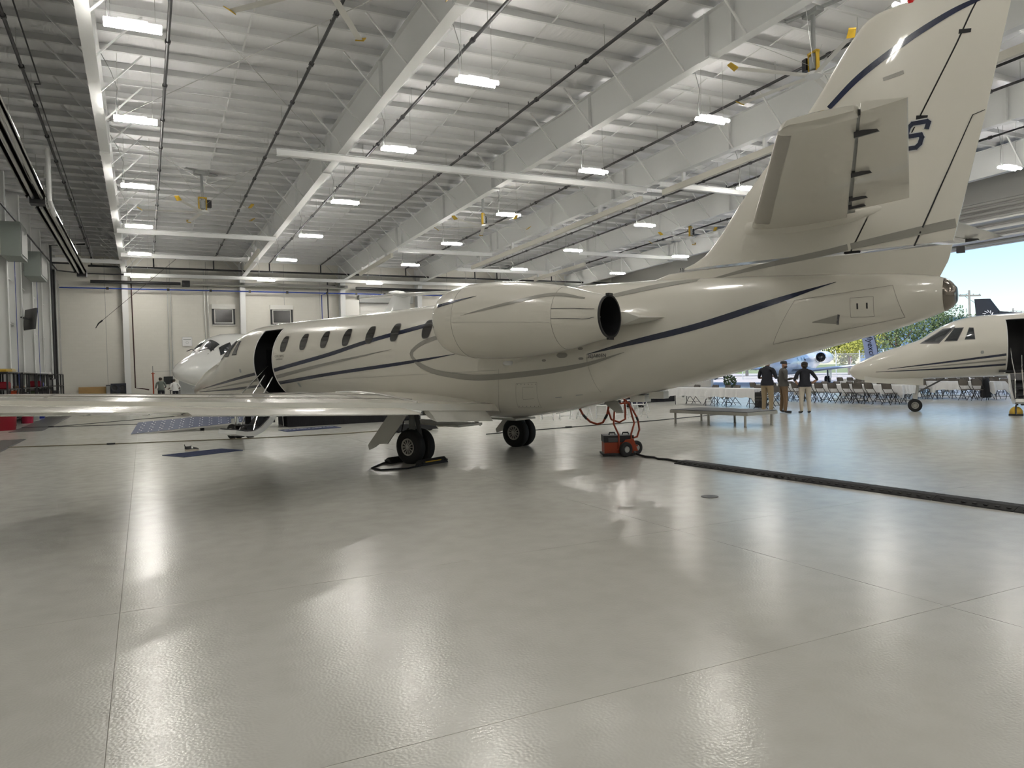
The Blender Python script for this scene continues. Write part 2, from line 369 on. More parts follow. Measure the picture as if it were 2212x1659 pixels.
# left end wall: sheet, columns, girts, translucent panels
wl = struct(MB().span((XL - .3, YB - .3, -.3), (XL, YF + .3, zt(YB) + PH)), 'wall_left', 'panel')
colm = None
for yy in [59 - .35 - k * 4.1 for k in range(0, 20)]:
    if yy < YB: break
    h = zt(yy)
    c = MB(); c.span((XL, yy - .012, 0), (XL + .55, yy + .012, h)); c.span((XL + .53, yy - .16, 0), (XL + .55, yy + .16, h)); c.span((XL, yy - .16, 0), (XL + .02, yy + .16, h))
    c.build('column', 'steel', wl)
for z in (2.3, 4.5, 6.55, 8.6):
    for k in range(0, 12):
        ya = 59 - .35 - k * 4.1 - .16; yb_ = ya - 3.78
        c = MB(); c.span((XL + .02, yb_, z), (XL + .22, ya, z + .012)); c.span((XL + .21, yb_, z - .05), (XL + .22, ya, z + .012)); c.span((XL + .02, yb_, z), (XL + .03, ya, z + .16))
        c.build('girt', 'steel', wl)
for k in range(0, 12):
    ya = 59 - .35 - k * 4.1
    for q in range(3):
        y1 = ya - .3 - q * 1.22
        MB().span((XL + .0, y1 - 1.16, .1), (XL + .03, y1, 2.2)).build('liner_panel', 'trim', wl)
        MB().span((XL + .0, y1 - 1.16, 2.36), (XL + .03, y1, 4.42)).build('liner_panel', 'trim', wl)
        MB().span((XL + .0, y1 - 1.16, 4.6), (XL + .03, y1, 6.48)).build('liner_panel', 'trim', wl)
        MB().span((XL + .0, y1 - 1.16, 6.66), (XL + .03, y1, 8.5)).build('liner_panel', 'trim', wl)
# back wall behind the camera, right wall with the big door opening and header
struct(MB().span((XL - .3, YB - .3, -.3), (XR + .3, YB, zt(YB) + PH)), 'wall_back', 'panel')
wr = MB(); wr.span((XR, YB - .3, 7.55), (XR + .25, YF + .3, zt(YB) + PH)); wr.span((XR, 45.5, -.3), (XR + .25, YF + .3, 7.55)); wr.span((XR, YB - .3, -.3), (XR + .25, YB + 5, 7.55))
wr = struct(wr, 'wall_right', 'panel')
ribm = None
for k in range(9):   # folded-up door leaf: horizontal corrugations
    z = 7.6 + .26 * k
    o = MB().prism([(-.02, 0), (-.12, .05), (-.12, .15), (-.02, .2)], YB + 5, 45.5, ax='y').build('door_rib', 'trim', wr) if ribm is None else inst(ribm, 'door_rib', wr)
    if ribm is None: ribm = o
    o.location = (XR - .02, 0, z)
for k, (dx, z) in enumerate(((.9, 7.75), (1.7, 8.05), (2.5, 8.35))):
    MB().span((XR - dx - .35, YB + 5, z), (XR - dx + .4, 45.4, z + .09)).build('door_leaf', 'trim', wr)

# ------------------------------------------------------------------ ceiling lights
def make_light():
    t = thing('ceiling_light', 'twin tube hanging light', 'light')
    b = MB()
    for s in (-1, 1): b.span((-.58, .115 * s - .02, .045), (.58, .115 * s + .02, .07))
    b.span((-.3, -.14, .07), (.3, .14, .10)); b.build('housing', 'steel', t)
    for s in (-1, 1):
        q = MB(); P = []
        for x, sc in ((-.58, 1), (.58, 1)):
            P.append([(x, .115 * s + .055 * sc * math.cos(a), .0 - .05 * sc * math.sin(a)) for a in (2 * PI * k / 8 for k in range(8))])
        q.loft(P); q.build('tube_lens', 'tube', t, 50)
    for x in (-.45, .45): MB().tube([(x, 0, .1), (x, 0, 2.0)], .006, 5).build('hanger_wire', 'alu', t)
    MB().tube([(-.5, .05, .1), (-.52, .07, .45), (-.46, .05, .9), (-.62, .05, 1.4), (-.9, .03, 1.95)], .011, 5).build('power_cord', 'grey', t)
    return t
L0 = make_light(); LR = {'A': .05, 'B': 8.15, 'C': 16.1, 'D': 24.2, 'E': 32.6}
LY = [55.8, 47.2, 39.8, 32.4, 24.8, 18.6, 11.2, 3.8, -3.6, -11, -18.4]
ROWN = {'A': 'row beside the left wall bay', 'B': 'row left of the third rafter', 'C': 'row above the nacelle', 'D': 'row right of the fourth rafter', 'E': 'row nearest the open doorway'}
first = True
for rn, x in LR.items():
    for k, yy in enumerate(LY):
        t = L0 if first else copy_tree(L0); first = False
        t.location = (x + ({'B': .25, 'C': .55}.get(rn, 0) if k == 5 else 0), yy, zb(yy) - .46)
        t['label'] = 'twin-tube hanging light, %s from the far wall in the %s' % (ORD[k], ROWN[rn]); t['group'] = 'twin-tube hanging lights'

# ------------------------------------------------------------------ big ceiling fans
def make_fan():
    t = thing('ceiling_fan', 'fan', 'fan')
    b = MB(); b.tube([(0, 0, .12), (0, 0, 1.75)], .06, 10); b.build('drop_tube', 'grey', t, 40)
    b = MB(); b.span((-.3, -.12, 1.65), (.3, .12, 1.78)); b.beam((-.75, -.3, 1.78), (.75, .3, 1.78), .12, .06); b.build('mount_bracket', 'grey', t)
    b = MB()
    for sx in (-1, 1):
        b.span((sx * .16 - .02, -.05, .08), (sx * .16 + .02, .05, .62))
    b.span((-.18, -.06, .60), (.18, .06, .66)); b.span((-.18, -.06, .06), (.18, .06, .10)); b.build('motor_frame', 'yellow', t)
    MB().lathe([(.02, .14), (.11, .16), (.12, .5), (.03, .54)], 14).build('motor', 'grey', t, 40)
    MB().span((.19, -.1, .22), (.36, .1, .55)).build('control_box', 'black', t)
    MB().lathe([(.03, -.02), (.24, -.02), (.24, .06), (.05, .08)], 18).build('hub', 'steel', t, 40)
    bm_ = None
    for k in range(5):
        a = 2 * PI * k / 5 + .3
        q = MB(); P = []
        for r_, w_ in ((.15, .09), (.5, .09), (2.45, .08)):
            P.append([(r_, -w_, -.012), (r_, 0, .016), (r_, w_, .012), (r_, 0, -.004)])
        q.loft(P); bl = q.build('blade', 'trim', t); bl.rotation_euler = (0, 0, a)
        tp = MB(); tp.add([(2.43, -.10, -.05), (2.62, -.12, .10), (2.62, .06, .10), (2.43, .10, -.03), (2.43, -.10, -.02), (2.62, -.12, .125), (2.62, .06, .125), (2.43, .10, 0)], [(0, 1, 2, 3), (4, 5, 6, 7), (0, 1, 5, 4), (1, 2, 6, 5), (2, 3, 7, 6), (3, 0, 4, 7)])
        tp.build('blade_tip', 'yellow', bl)
    for k in range(4):
        a = PI / 4 + PI / 2 * k; MB().tube([(.1 * math.cos(a), .1 * math.sin(a), .3), (2.4 * math.cos(a), 2.4 * math.sin(a), 1.75)], .006, 4).build('guy_wire', 'alu', t)
    return t
fan0 = make_fan()
for k, (x, yy, ra, lb) in enumerate([(2.6, 35.6, .2, 'large yellow-tipped ceiling fan between first and second rafters, farther from camera'), (15.8, 34.7, .9, 'large yellow-tipped ceiling fan hanging above the engine nacelle'),
                                     (16.8, 14.7, 1.4, 'large yellow-tipped ceiling fan beside the tail fin leading edge'), (28.7, 34.1, .5, 'small-looking yellow-tipped ceiling fan just left of the tail fin base'), (3.6, 15.2, .75, 'large ceiling fan cut by the top left edge, two blades showing')]):
    t = fan0 if k == 0 else copy_tree(fan0)
    t.location = (x, yy, zb(yy) - .55); t.rotation_euler = (0, 0, ra); t['label'] = lb; t['group'] = 'large ceiling fans'

# ------------------------------------------------------------------ sprinkler pipes under the purlins
def zpipe(y): return zb(y) + .80
for k, (x, y1) in enumerate([(-2.8, 56.), (.88, 56.), (4.67, 56.), (8.43, 56.), (12.1, 56.), (18.7, 56.), (24.6, 56.), (26.6, 56.), (31.8, 56.)]):
    nm = ['left of the first rafter', 'just right of the first rafter', 'midway between first and second rafters', 'just right of the second rafter', 'left of the third rafter', 'passing behind the big fan tube', 'left of the fifth rafter', 'beside the fin near the fifth rafter', 'nearest the open doorway'][k]
    t = thing('sprinkler_pipe', 'black sprinkler pipe running up the roof %s' % nm, 'pipe', (x, 0, 0), group='black sprinkler pipes')
    b = MB(); b.tube([(0, YB + 1, zpipe(YB + 1)), (0, 30, zpipe(30)), (0, y1, zpipe(y1)), ], .048, 8); b.build('pipe', 'blackmetal', t, 40)
    MB().tube([(0, y1, zpipe(y1)), (0, y1, 9.3)], .048, 8).build('drop_pipe', 'blackmetal', t, 40)
    cm = None; hm = None; nm_ = None
    for yy in np.arange(53, 2, -3.1):
        if cm is None: o = MB().lathe([(.05, -.07), (.075, -.06), (.075, .06), (.05, .07)], 8, ax='y').build('coupling', 'blackmetal', t); cm = o
        else: o = inst(cm, 'coupling', t)
        o.location = (0, yy, zpipe(yy))
        if hm is None: h = MB().tube([(0, 0, .05), (0, 0, .65)], .009, 5).build('hanger', 'alu', t); hm = h
        else: h = inst(hm, 'hanger', t)
        h.location = (0, yy - 1, zpipe(yy - 1))
        if nm_ is None: h = MB().tube([(0, 0, .04), (0, 0, .14)], .016, 5).build('sprinkler_head', 'blackmetal', t); nm_ = h
        else: h = inst(nm_, 'sprinkler_head', t)
        h.location = (0, yy + .6, zpipe(yy + .6))
t = thing('sprinkler_main', 'long black sprinkler main crossing along the far wall above the windows', 'pipe')
MB().tube([(-3., 56., 9.26), (39.8, 56., 9.26)], .065, 8).build('pipe', 'blackmetal', t, 40)
t = thing('branch_pipe', 'thinner black pipe running just below the main along far wall', 'pipe')
MB().tube([(-4.9, 30, 8.9), (-4.7, 55.6, 8.85), (-3.2, 57.6, 8.95), (13, 57.6, 9.0), (13.6, 57.6, 8.8)], .04, 8).build('pipe', 'blackmetal', t, 40)
t = thing('sprinkler_riser', 'black sprinkler riser pipe beside the left wall columns', 'pipe')
MB().tube([(-4.7, 49.5, 1.9), (-4.55, 50.3, 1.9), (-4.55, 50.3, 9.6), (-2.8, 50.3, 9.75)], .06, 8).build('pipe', 'blackmetal', t, 40)
MB().tube([(-4.55, 50.3, 8.6), (-3.6, 50.3, 8.6)], .05, 8).build('branch', 'blackmetal', t, 40)
t = thing('electric_conduit', 'dark conduit pair running along the left side of roof', 'conduit')
MB().tube([(-2.45, 8, zb(8) + .7), (-2.45, 26, zb(26) + .7), (-2.6, 26.1, zb(26) + .72), (-2.6, 55, zb(55) + .5)], .02, 6).build('pipe', 'blackmetal', t)
t = thing('blue_air_line', 'thin blue compressed-air line along the far wall under the heater', 'pipe')
MB().tube([(-4.9, 58.2, 8.05), (13.2, 58.2, 8.05), (22.9, 58.2, 8.06), (39, 58.2, 8.06)], .045, 8).build('pipe', 'blue', t, 40)
MB().tube([(13.0, 58.2, 8.05), (12.6, 58.3, 7.9), (12.6, 58.3, 2.0)], .035, 8).build('drop', 'blue', t, 40)
for x in (-2., 1.8, 4.6, 7.3, 10, 13, 15.3, 17.6, 20, 23): MB().box((x, 58.2, 8.05), (.16, .1, .16)).build('fitting', 'black', t)
t = thing('black_drop_pipe', 'black vertical drop pipe on the far wall beside blue line', 'pipe'); MB().tube([(13.1, 58.4, 9.2), (13.1, 58.4, 1.5)], .05, 8).build('pipe', 'blackmetal', t, 40)
t = thing('red_drain_pipe', 'thin dark red drain pipe beside the first column of far wall', 'pipe'); MB().tube([(-.55, 58.35, 9.0), (-.5, 58.35, 1.15), (-.1, 58.1, 1.1), (.35, 58.0, 1.0)], .04, 8).build('pipe', mat('drain_red', (.06, .025, .02), .5), t, 40)
for k, x in enumerate((1.75, 1.95, 4.2, 4.45)):
    t = thing('wall_conduit', 'thin grey conduit climbing the far wall %s' % ['left of the wall sign', 'beside the block joint behind the sign', 'left of the first office window', 'close beside the first office window'][k], 'conduit')
    MB().tube([(x, 58.92, 1.6), (x, 58.92, 9.6)], .03, 6).build('pipe', 'alu', t)

# radiant tube heaters
def heater(p0, p1, nm, r=.12, refl=True):
    t = thing('radiant_heater', nm, 'heater')
    a = Vector(p0); b = Vector(p1)
    d = (b - a).normalized(); side = d.cross(Vector((0, 0, 1))).normalized()
    for s in (-1, 1): MB().tube([a + side * .14 * s, b + side * .14 * s], .06, 10).build('burner_tube', 'alu', t, 40)
    q = MB(); pr = [(-.32, -.06), (-.20, .15), (.20, .15), (.32, -.06)]
    V = []
    for p in (a, b):
        V += [p + side * u + Vector((0, 0, w)) for u, w in pr]
        V += [p + side * u * 1.03 + Vector((0, 0, w + .02)) for u, w in pr]
    q.add(V, [(0, 1, 9, 8), (1, 2, 10, 9), (2, 3, 11, 10), (4, 5, 13, 12), (5, 6, 14, 13), (6, 7, 15, 14), (0, 8, 12, 4), (3, 7, 15, 11)]); q.build('reflector', 'chrome' if refl else 'dgrey', t)
    MB().box(b + d * .25, (.5, .5, .4)).build('burner_box', 'black', t)
    n = int((b - a).length / 3)
    for k in range(n + 1):
        p = a + (b - a) * (k / max(n, 1)); MB().tube([p + Vector((0, 0, .15)), p + Vector((0, 0, 1.6))], .007, 4).build('hanger_chain', 'alu', t)
    return t
heater((-3.3, 14, 9.4), (-3.3, 32.5, 8.55), 'polished radiant tube heater hanging along left wall, nearer half')
heater((-3.2, 34, 8.5), (-3.05, 50.5, 8.1), 'polished radiant tube heater hanging along left wall, farther half')
heater((14.5, 57.9, 8.45), (3.2, 57.9, 8.47), 'silver radiant tube heater hung across the far wall above windows')
t = thing('heater_exhaust', 'black heater exhaust tube along the far wall, left stretch', 'pipe'); MB().tube([(-3.0, 57.9, 8.47), (2.6, 57.9, 8.47)], .11, 10).build('pipe', 'black', t, 40)
t = thing('heater_exhaust', 'black heater exhaust tube along the far wall, right stretch', 'pipe'); MB().tube([(15.2, 57.9, 8.45), (24, 57.9, 8.42)], .11, 10).build('pipe', 'black', t, 40)
t = thing('flue_pipe', 'white bent flue pipe rising beside the left heater end', 'pipe'); MB().tube([(-3.0, 33.5, zb(33) + 1.), (-3.0, 33.5, 8.7), (-2.95, 34.6, 8.35)], .09, 10).build('pipe', 'steel', t, 40)

# fall-arrest rail slung under the fourth rafter, short rails, posts
def rail(x, y0, y1, dz, lb):
    t = thing('fall_arrest_rail', lb, 'rail')
    b = MB(); P = []
    for yy in (y0, y1):
        z = zb(yy) - dz; P.append([(x - .07, yy, z), (x + .07, yy, z), (x + .07, yy, z + .24), (x - .07, yy, z + .24)])
    b.loft(P); b.build('track', mat('cream_rail', (.62, .60, .53), .5), t)
    n = 4
    for k in range(n):
        yy = y0 + (y1 - y0) * (k + .3) / n
        MB().span((x - .06, yy - .06, zb(yy) - dz + .24), (x + .06, yy + .06, zb(yy))).build('post', 'steel', t)
    return t
rail(20.45, 47, 27.6, .62, 'cream fall-arrest rail under the fourth rafter, far length')
rail(20.75, 26.4, 8, .62, 'cream fall-arrest rail under the fourth rafter, near length')
rail(6.2, 51.5, 45., .5, 'short white rail hanging left of the second rafter far end')
rail(14.0, 52, 44.5, .5, 'short white rail hanging near the third rafter far end')
rail(28.0, 52, 44.5, .5, 'short white rail hanging near the fifth rafter far end')

# ------------------------------------------------------------------ left wall equipment
for (y0, y1, z0, z1, lb) in [(35.6, 38.6, 6.9, 8.3, 'large grey sheet-metal unit cut by the left picture edge'), (42.0, 46.2, 6.9, 8.1, 'grey-green sheet-metal unit hung between left wall columns')]:
    t = thing('wall_unit', lb, 'heater', (XL + .55, (y0 + y1) / 2, 0))
    b = MB(); hy = (y1 - y0) / 2 * .62; b.span((.05, -hy, z0), (.75, hy, z1)); b.build('casing', mat('unit_grey_green', (.24, .27, .25), .5), t)
    MB().span((.76, -hy + .1, z0 + .1), (.78, hy - .1, z1 - .1)).build('louvre_panel', 'grey', t)
    MB().tube([(.3, hy - .2, z0), (.3, hy - .2, 1.5)], .013, 6).build('conduit', 'blue', t)
    MB().span((-.03, -hy + .1, z0 + .3), (.05, hy - .1, z1 - .3)).build('bracket', 'steel', t)
t = thing('wall_television', 'flat black television tilted out from the left wall', 'television', (-4.75, 42.2, 4.75), .42)
b = MB(); b.box((0, 0, 0), (.07, 1.5, 1.0), Matrix.Rotation(.12, 3, 'Y')); b.build('screen_body', 'black', t)
MB().box((.04, 0, -.005), (.01, 1.42, .92), Matrix.Rotation(.12, 3, 'Y')).build('screen', mat('tv_screen', (.05, .052, .055), .15), t); MB().beam((-.04, 0, 0), (-.38, .1, .1), .07, .07).build('wall_arm', 'black', t)
t = thing('wall_ladder', 'aluminium ladder fixed upright at the left wall far corner', 'ladder', (-4.75, 56.4, 0))
for s in (-1, 1): MB().span((-.03, s * .25 - .03, .3), (.03, s * .25 + .03, 8.3)).build('rail', 'alu', t)
rg = None
for k in range(26):
    if rg is None: o = MB().tube([(0, -.25, 0), (0, .25, 0)], .016, 6).build('rung', 'alu', t); rg = o
    else: o = inst(rg, 'rung', t)
    o.location = (0, 0, .6 + .3 * k)
MB().span((-.30, -.05, .3), (-.18, .08, 9.0)).build('back_channel', 'black', t)

# shelving racks with stored goods
def rack(y0, y1, lb, h=2.15):
    t = thing('shelving_rack', lb, 'rack', (-5.0, (y0 + y1) / 2, 0)); hy = (y1 - y0) / 2
    for sx in (-.35, .35):
        for sy in (-hy, 0, hy): MB().span((sx - .03, sy - .03, 0), (sx + .03, sy + .03, h)).build('post', 'black', t)
    for z in (.25, .85, 1.45, h - .03): MB().span((-.38, -hy, z), (.38, hy, z + .045)).build('shelf', 'black', t)
    return t
rack(34.0, 37.4, 'black steel shelving rack at the left edge with yellow sacks on top')
rack(38., 42.2, 'black steel shelving rack second from the left edge')
rack(42.8, 47., 'black steel shelving rack in the middle of the left wall')
rack(47.6, 52., 'black steel shelving rack holding dark dusty goods, second from corner')
rack(52.6, 56.2, 'empty-looking black steel rack nearest the far left corner', 2.2)
G = [(35.0, 2.15, .6, 1.5, .12, 'yellow', 'sack', 'flat yellow sack lying on top of the leftmost rack'), (36.2, 2.15, .6, 1.1, .16, mat('cream_sack', (.52, .45, .28), .8), 'sack', 'cream sack on the leftmost rack beside the yellow one'),
     (35.2, 1.495, .5, .8, .28, 'red', 'crate', 'red crate on the upper shelf of the leftmost rack'), (36.6, .895, .5, .7, .35, mat('pale_blue', (.45, .55, .62), .5), 'container', 'pale blue container on the leftmost rack'),
     (39., 1.495, .5, .9, .1, mat('brown_card', (.25, .17, .1), .8), 'box', 'flat brown box on the second rack'), (40.6, .895, .5, .7, .4, 'dgrey', 'crate', 'dark crate low on the second rack'),
     (43.8, .895, .5, .9, .4, mat('green_box', (.07, .10, .05), .6), 'box', 'dark green box on the middle rack'), (45.6, 1.495, .5, .7, .3, 'red', 'crate', 'small red crate on the middle rack upper shelf'), (46.3, 1.495, .5, .6, .22, 'bluebin', 'crate', 'blue crate beside the red crate on middle rack'),
     (48.6, .895, .55, 1.4, .45, 'dgrey', 'bundle', 'dark bundle on the fourth rack'), (50.6, .895, .5, 1.1, .35, mat('brown_dark', (.07, .05, .03), .8), 'bundle', 'brown bundle on the fourth rack far end'), (49.6, .295, .5, .7, .4, mat('dark_red', (.12, .02, .02), .6), 'crate', 'dark red crate at the bottom of fourth rack'),
     (50., 2.15, .5, .9, .14, 'sign', 'tray', 'white tray lying on top of the fourth rack'), (54., .895, .5, 1.5, .3, 'dgrey', 'bundle', 'dark folded cover on the corner rack')]
for yy, z, dx, dy, dz, mt_, cat, lb in G:
    b = MB(); R = []
    for q, sc in ((0, .92), (.15, 1), (.8, 1), (1, .85)):
        R.append([(sx * dx / 2 * sc, sy * dy / 2 * sc, z + dz * q) for sx, sy in ((-1, -1), (1, -1), (1, 1), (-1, 1))])
    b.loft(R); o = b.build(cat if cat != 'box' else 'storage_box', mt_, None, 30); o.location = (-5.0, yy, 0); tag(o, lb, cat)
# bins and cable reel at the left edge
def bin_(x, y, r, h, mt_, lb):
    t = thing('waste_bin', lb, 'bin', (x, y, 0))
    MB().lathe([(r * .85, 0), (r * .88, .02), (r, h - .06), (r * 1.07, h - .05), (r * 1.07, h), (r * .96, h), (r * .82, .04)], 20).build('body', mt_, t, 40)
    for s in (-1, 1): MB().box((s * r * 1.06, 0, h - .12), (.04, .18, .06)).build('grip', mt_, t)
bin_(-4.62, 32.7, .42, .85, 'red', 'large dark red plastic bin at the left picture edge')
bin_(-4.45, 37.4, .24, .75, mat('bright_red_bin', (.36, .015, .05), .4), 'smaller pinkish red bin behind the large red bin')
bin_(-4.55, 40.2, .26, .75, 'grey', 'grey bin beside the smaller red bin'); bin_(-4.5, 41.9, .26, .75, 'bluebin', 'dark blue bin at the end of the bin row')
t = thing('cable_reel', 'orange cable reel with black rim on the leftmost rack', 'reel', (-4.5, 34.6, 1.1))
MB().lathe([(.05, -.1), (.33, -.1), (.33, .1), (.05, .1)], 20, ax='x').build('drum', 'orange', t, 40)
for s in (-1, 1): MB().lathe([(.3, -.015), (.40, -.015), (.40, .015), (.3, .015)], 24, (s * .12, 0, 0), 'x', caps=False).build('rim', 'black', t, 40)
# floor mats along the racks
for (y0, y1, lb) in [(30.9, 47.5, 'dark rubber floor mat strip along the racks, farther one'), (17, 26.9, 'dark rubber floor mat strip at left edge, nearer one')]:
    t = thing('floor_mat', lb, 'mat', (-3.75, (y0 + y1) / 2, 0)); b = MB(); h = (y1 - y0) / 2; b.span((-.46, -h, 0), (.46, h, .012)); b.build('mat', mat('mat_grey', (.10, .10, .095), .35, var=.1, vscale=6), t)
    MB().span((-.5, -h, 0), (-.46, h, .008)).build('edge', 'dgrey', t); MB().span((.46, -h, 0), (.5, h, .008)).build('edge', 'dgrey', t)

# ------------------------------------------------------------------ things along the far wall
t = thing('plywood_sheet', 'plywood sheet leaning on the far wall left corner', 'plywood', (-3.1, 58.6, 0)); MB().box((0, 0, .66), (1.75, .04, 1.3), Matrix.Rotation(-.1, 3, 'X')).build('sheet', 'wood', t); MB().box((0, -.02, .05), (1.78, .05, .06)).build('bottom_batten', 'wood', t)
t = thing('speaker_stack', 'wide black speaker cabinet with six round cones by the column', 'speaker', (-1.55, 58.35, 0)); MB().span((-.47, -.2, 0), (.47, .2, 1.5)).build('cabinet', mat('speaker_blue_black', (.02, .022, .035), .6), t)
for i in range(2):
    for j in range(3): MB().lathe([(.19, 0), (.19, -.02), (.12, .0), (.05, .02), (.02, -.01)], 18, (-.24 + .48 * i, -.205, .3 + .45 * j), 'y').build('cone', 'black', t, 40)
t = thing('speaker_box', 'narrow dark speaker box beside the plywood sheet', 'speaker', (-2.18, 58.4, 0)); MB().span((-.13, -.15, 0), (.13, .15, 1.42)).build('cabinet', 'dgrey', t); MB().span((-.11, -.16, .75), (.11, -.15, 1.35)).build('grille', 'grey', t)
t = thing('wall_sign', 'small framed white notice board on the far wall', 'sign', (2.95, 58.94, 4.4)); MB().span((-.34, -.03, -.34), (.34, .03, .34)).build('frame', 'alu', t); MB().span((-.31, -.04, -.31), (.31, -.02, .31)).build('board', 'sign', t); MB().span((-.26, -.045, .13), (.26, -.035, .18)).build('heading_bar', 'grey', t); MB().lathe([(.075, -.045), (.09, -.045), (.09, -.035), (.075, -.035)], 16, (0, 0, -.08), 'y', caps=False).build('emblem', 'grey', t)
t = thing('jib_stand', 'slim orange lifting stand with thin arm at the far wall', 'stand', (.62, 57.6, 0)); MB().tube([(0, 0, .05), (0, 0, 2.2)], .045, 8).build('mast', 'orange', t, 40); MB().tube([(0, 0, 2.2), (0, 0, 2.65)], .025, 8).build('tip', 'grey', t); MB().tube([(0, 0, 2.25), (1.35, 0, 2.3), (1.35, 0, .5)], .014, 6).build('arm', 'grey', t); MB().span((-.3, -.3, 0), (.3, .3, .05)).build('base', 'orange', t)
for z in (.6, 2.1): MB().span((-.12, -.03, z), (.12, .03, z + .05)).build('bracket', 'orange', t)
t = thing('wall_monitor', 'small black monitor on the far wall behind the two workers', 'monitor', (1.62, 58.93, 1.62)); MB().span((-.3, -.05, -.28), (.3, .0, .28)).build('body', 'black', t); MB().span((-.27, -.055, -.25), (.27, -.045, .25)).build('screen', 'ckglass', t)
t = thing('work_cart', 'small dark tool cart in front of the white-shirted worker', 'cart', (2.0, 57.9, 0))
for s in (-1, 1):
    for q in (-1, 1): MB().span((s * .3 - .02, q * .2 - .02, 0), (s * .3 + .02, q * .2 + .02, .9)).build('leg', 'black', t)
for z in (.3, .88): MB().span((-.35, -.24, z), (.35, .24, z + .04)).build('tray', 'dgrey', t)
t = thing('whitebox', 'white carton standing on the dark tool cart', 'box', (1.9, 57.85, .92)); t.name = 'carton'; MB().span((-.12, -.1, 0), (.12, .1, .2)).build('body', 'sign', t); MB().span((-.12, -.1, .2), (.12, 0, .21)).build('flap', 'sign', t)
t = thing('hanging_hook', 'thin cable with black hook hanging in front of far wall', 'cable'); MB().tube([(2.2, 50, 9.2), (-2.0, 49, 5.2)], .012, 5).build('cable', 'blackmetal', t); MB().tube([(-2.0, 49, 5.2), (-2.2, 48.95, 5.02), (-2.35, 48.95, 4.75)], [.05, .04, .02], 6).build('hook', 'black', t)

# ------------------------------------------------------------------ twin-engine business jets
ST = np.array(sorted([(10.8, 1.38, 1.34, 0.018), (10.77, 1.46, 1.27, 0.081), (10.62, 1.59, 1.12, 0.18), (10.33, 1.74, 1.05, 0.288), (9.84, 1.97, 1.03, 0.432), (9.3, 2.15, 1.04, 0.558), (9.01, 2.24, 1.05, 0.612), (8.68, 2.36, 1.06, 0.682), (8.35, 2.58, 1.08, 0.755), (8.04, 2.77, 1.085, 0.81), (7.71, 2.91, 1.09, 0.873), (7.19, 3.03, 1.1, 0.93), (6.68, 3.06, 1.11, 0.95), (5.83, 3.078, 1.12, 0.96), (5.0, 3.085, 1.12, 0.966), (4.2, 3.092, 1.07, 0.97), (3.4, 3.104, 0.97, 0.973), (2.2, 3.12, 0.85, 0.977), (0.5, 3.15, 0.795, 0.98), (-0.7, 3.18, 0.785, 0.98), (-1.55, 3.2, 0.825, 0.978), (-2.3, 3.217, 0.935, 0.974), (-2.9, 3.223, 1.05, 0.96), (-3.75, 3.2, 1.215, 0.92), (-4.64, 3.16, 1.385, 0.84), (-5.89, 3.09, 1.668, 0.7), (-7.1, 3.0, 1.972, 0.53), (-7.95, 2.92, 2.188, 0.39), (-8.35, 2.85, 2.333, 0.28), (-8.5, 2.765, 2.405, 0.205), (-8.55, 2.7, 2.46, 0.15), (-8.56, 2.68, 2.48, 0.13)]))
def pch(xs, ys, x):
    h = np.diff(xs); d = np.diff(ys) / h; m_ = np.zeros(len(xs)); m_[0] = d[0]; m_[-1] = d[-1]
    for i in range(1, len(xs) - 1):
        if d[i - 1] * d[i] > 0:
            w1 = 2 * h[i] + h[i - 1]; w2 = h[i] + 2 * h[i - 1]; m_[i] = (w1 + w2) / (w1 / d[i - 1] + w2 / d[i])
    i = int(np.clip(np.searchsorted(xs, x) - 1, 0, len(xs) - 2)); t = (x - xs[i]) / h[i]
    return (2 * t**3 - 3 * t**2 + 1) * ys[i] + (t**3 - 2 * t**2 + t) * h[i] * m_[i] + (-2 * t**3 + 3 * t**2) * ys[i + 1] + (t**3 - t**2) * h[i] * m_[i + 1]
def prof(x): return [pch(ST[:, 0], ST[:, j], x) for j in (1, 2, 3)]
def sm(t): t = min(1, max(0, t)); return t * t * (3 - 2 * t)
def fsec(x):
    t, b, w = prof(x); k = sm((5.4 - x) / 2.6) * sm((x + 4.4) / 1.6); return t, b, w, (t + b) / 2 * (1 - k) + 2.13 * k, 2 + .9 * k
def fus_y(x, z):
    t, b, w, c, p = fsec(x)
    q = 1 - ((z - c) / (t - c))**2 if z >= c else 1 - ((c - z) / (c - b))**p
    return w * max(q, .0004)**(.5 if z >= c else 1 / p)
def fus_pt(x, a, g=1.):
    t, b, w, c, p = fsec(x); cs, sn = math.cos(a), math.sin(a)
    if sn >= 0: return (x, w * g * cs, c + (t - c) * g * sn)
    e = 2 / p; return (x, w * g * math.copysign(abs(cs)**e, cs), c - (c - b) * g * abs(sn)**e)
NS = np.array(sorted([(-.84, .50), (-.88, .545), (-.98, .585), (-1.2, .625), (-1.5, .655), (-1.9, .665), (-2.3, .65), (-2.85, .595), (-3.4, .50), (-3.8, .40), (-4.1, .335)]))
NY = 1.62
def nr(x): return pch(NS[:, 0], NS[:, 1], x)
def nz(x): return 2.64 + .033 * x
def nac_y(x, z): return NY + math.sqrt(max(nr(x)**2 - (z - nz(x))**2, .0004))
FLE = np.array(sorted([(2.7, -3.9), (3.2, -4.1), (3.31, -4.56), (3.46, -4.94), (3.73, -5.22), (4.27, -5.62), (4.63, -5.92), (5.1, -6.36), (5.48, -6.7), (6.42, -7.37), (6.54, -7.49), (6.63, -7.66), (6.66, -7.9)]))
FTE = np.array([(2.7, -8.3), (3.06, -8.48), (3.49, -8.58), (4.96, -8.93), (6.32, -9.22), (6.66, -9.29)])
FHG = np.array([(2.7, -7.0), (3.27, -7.24), (3.91, -7.56), (4.96, -8.12), (5.9, -8.6), (6.66, -8.95)])
def fle(z): return pch(FLE[:, 0], FLE[:, 1], z)
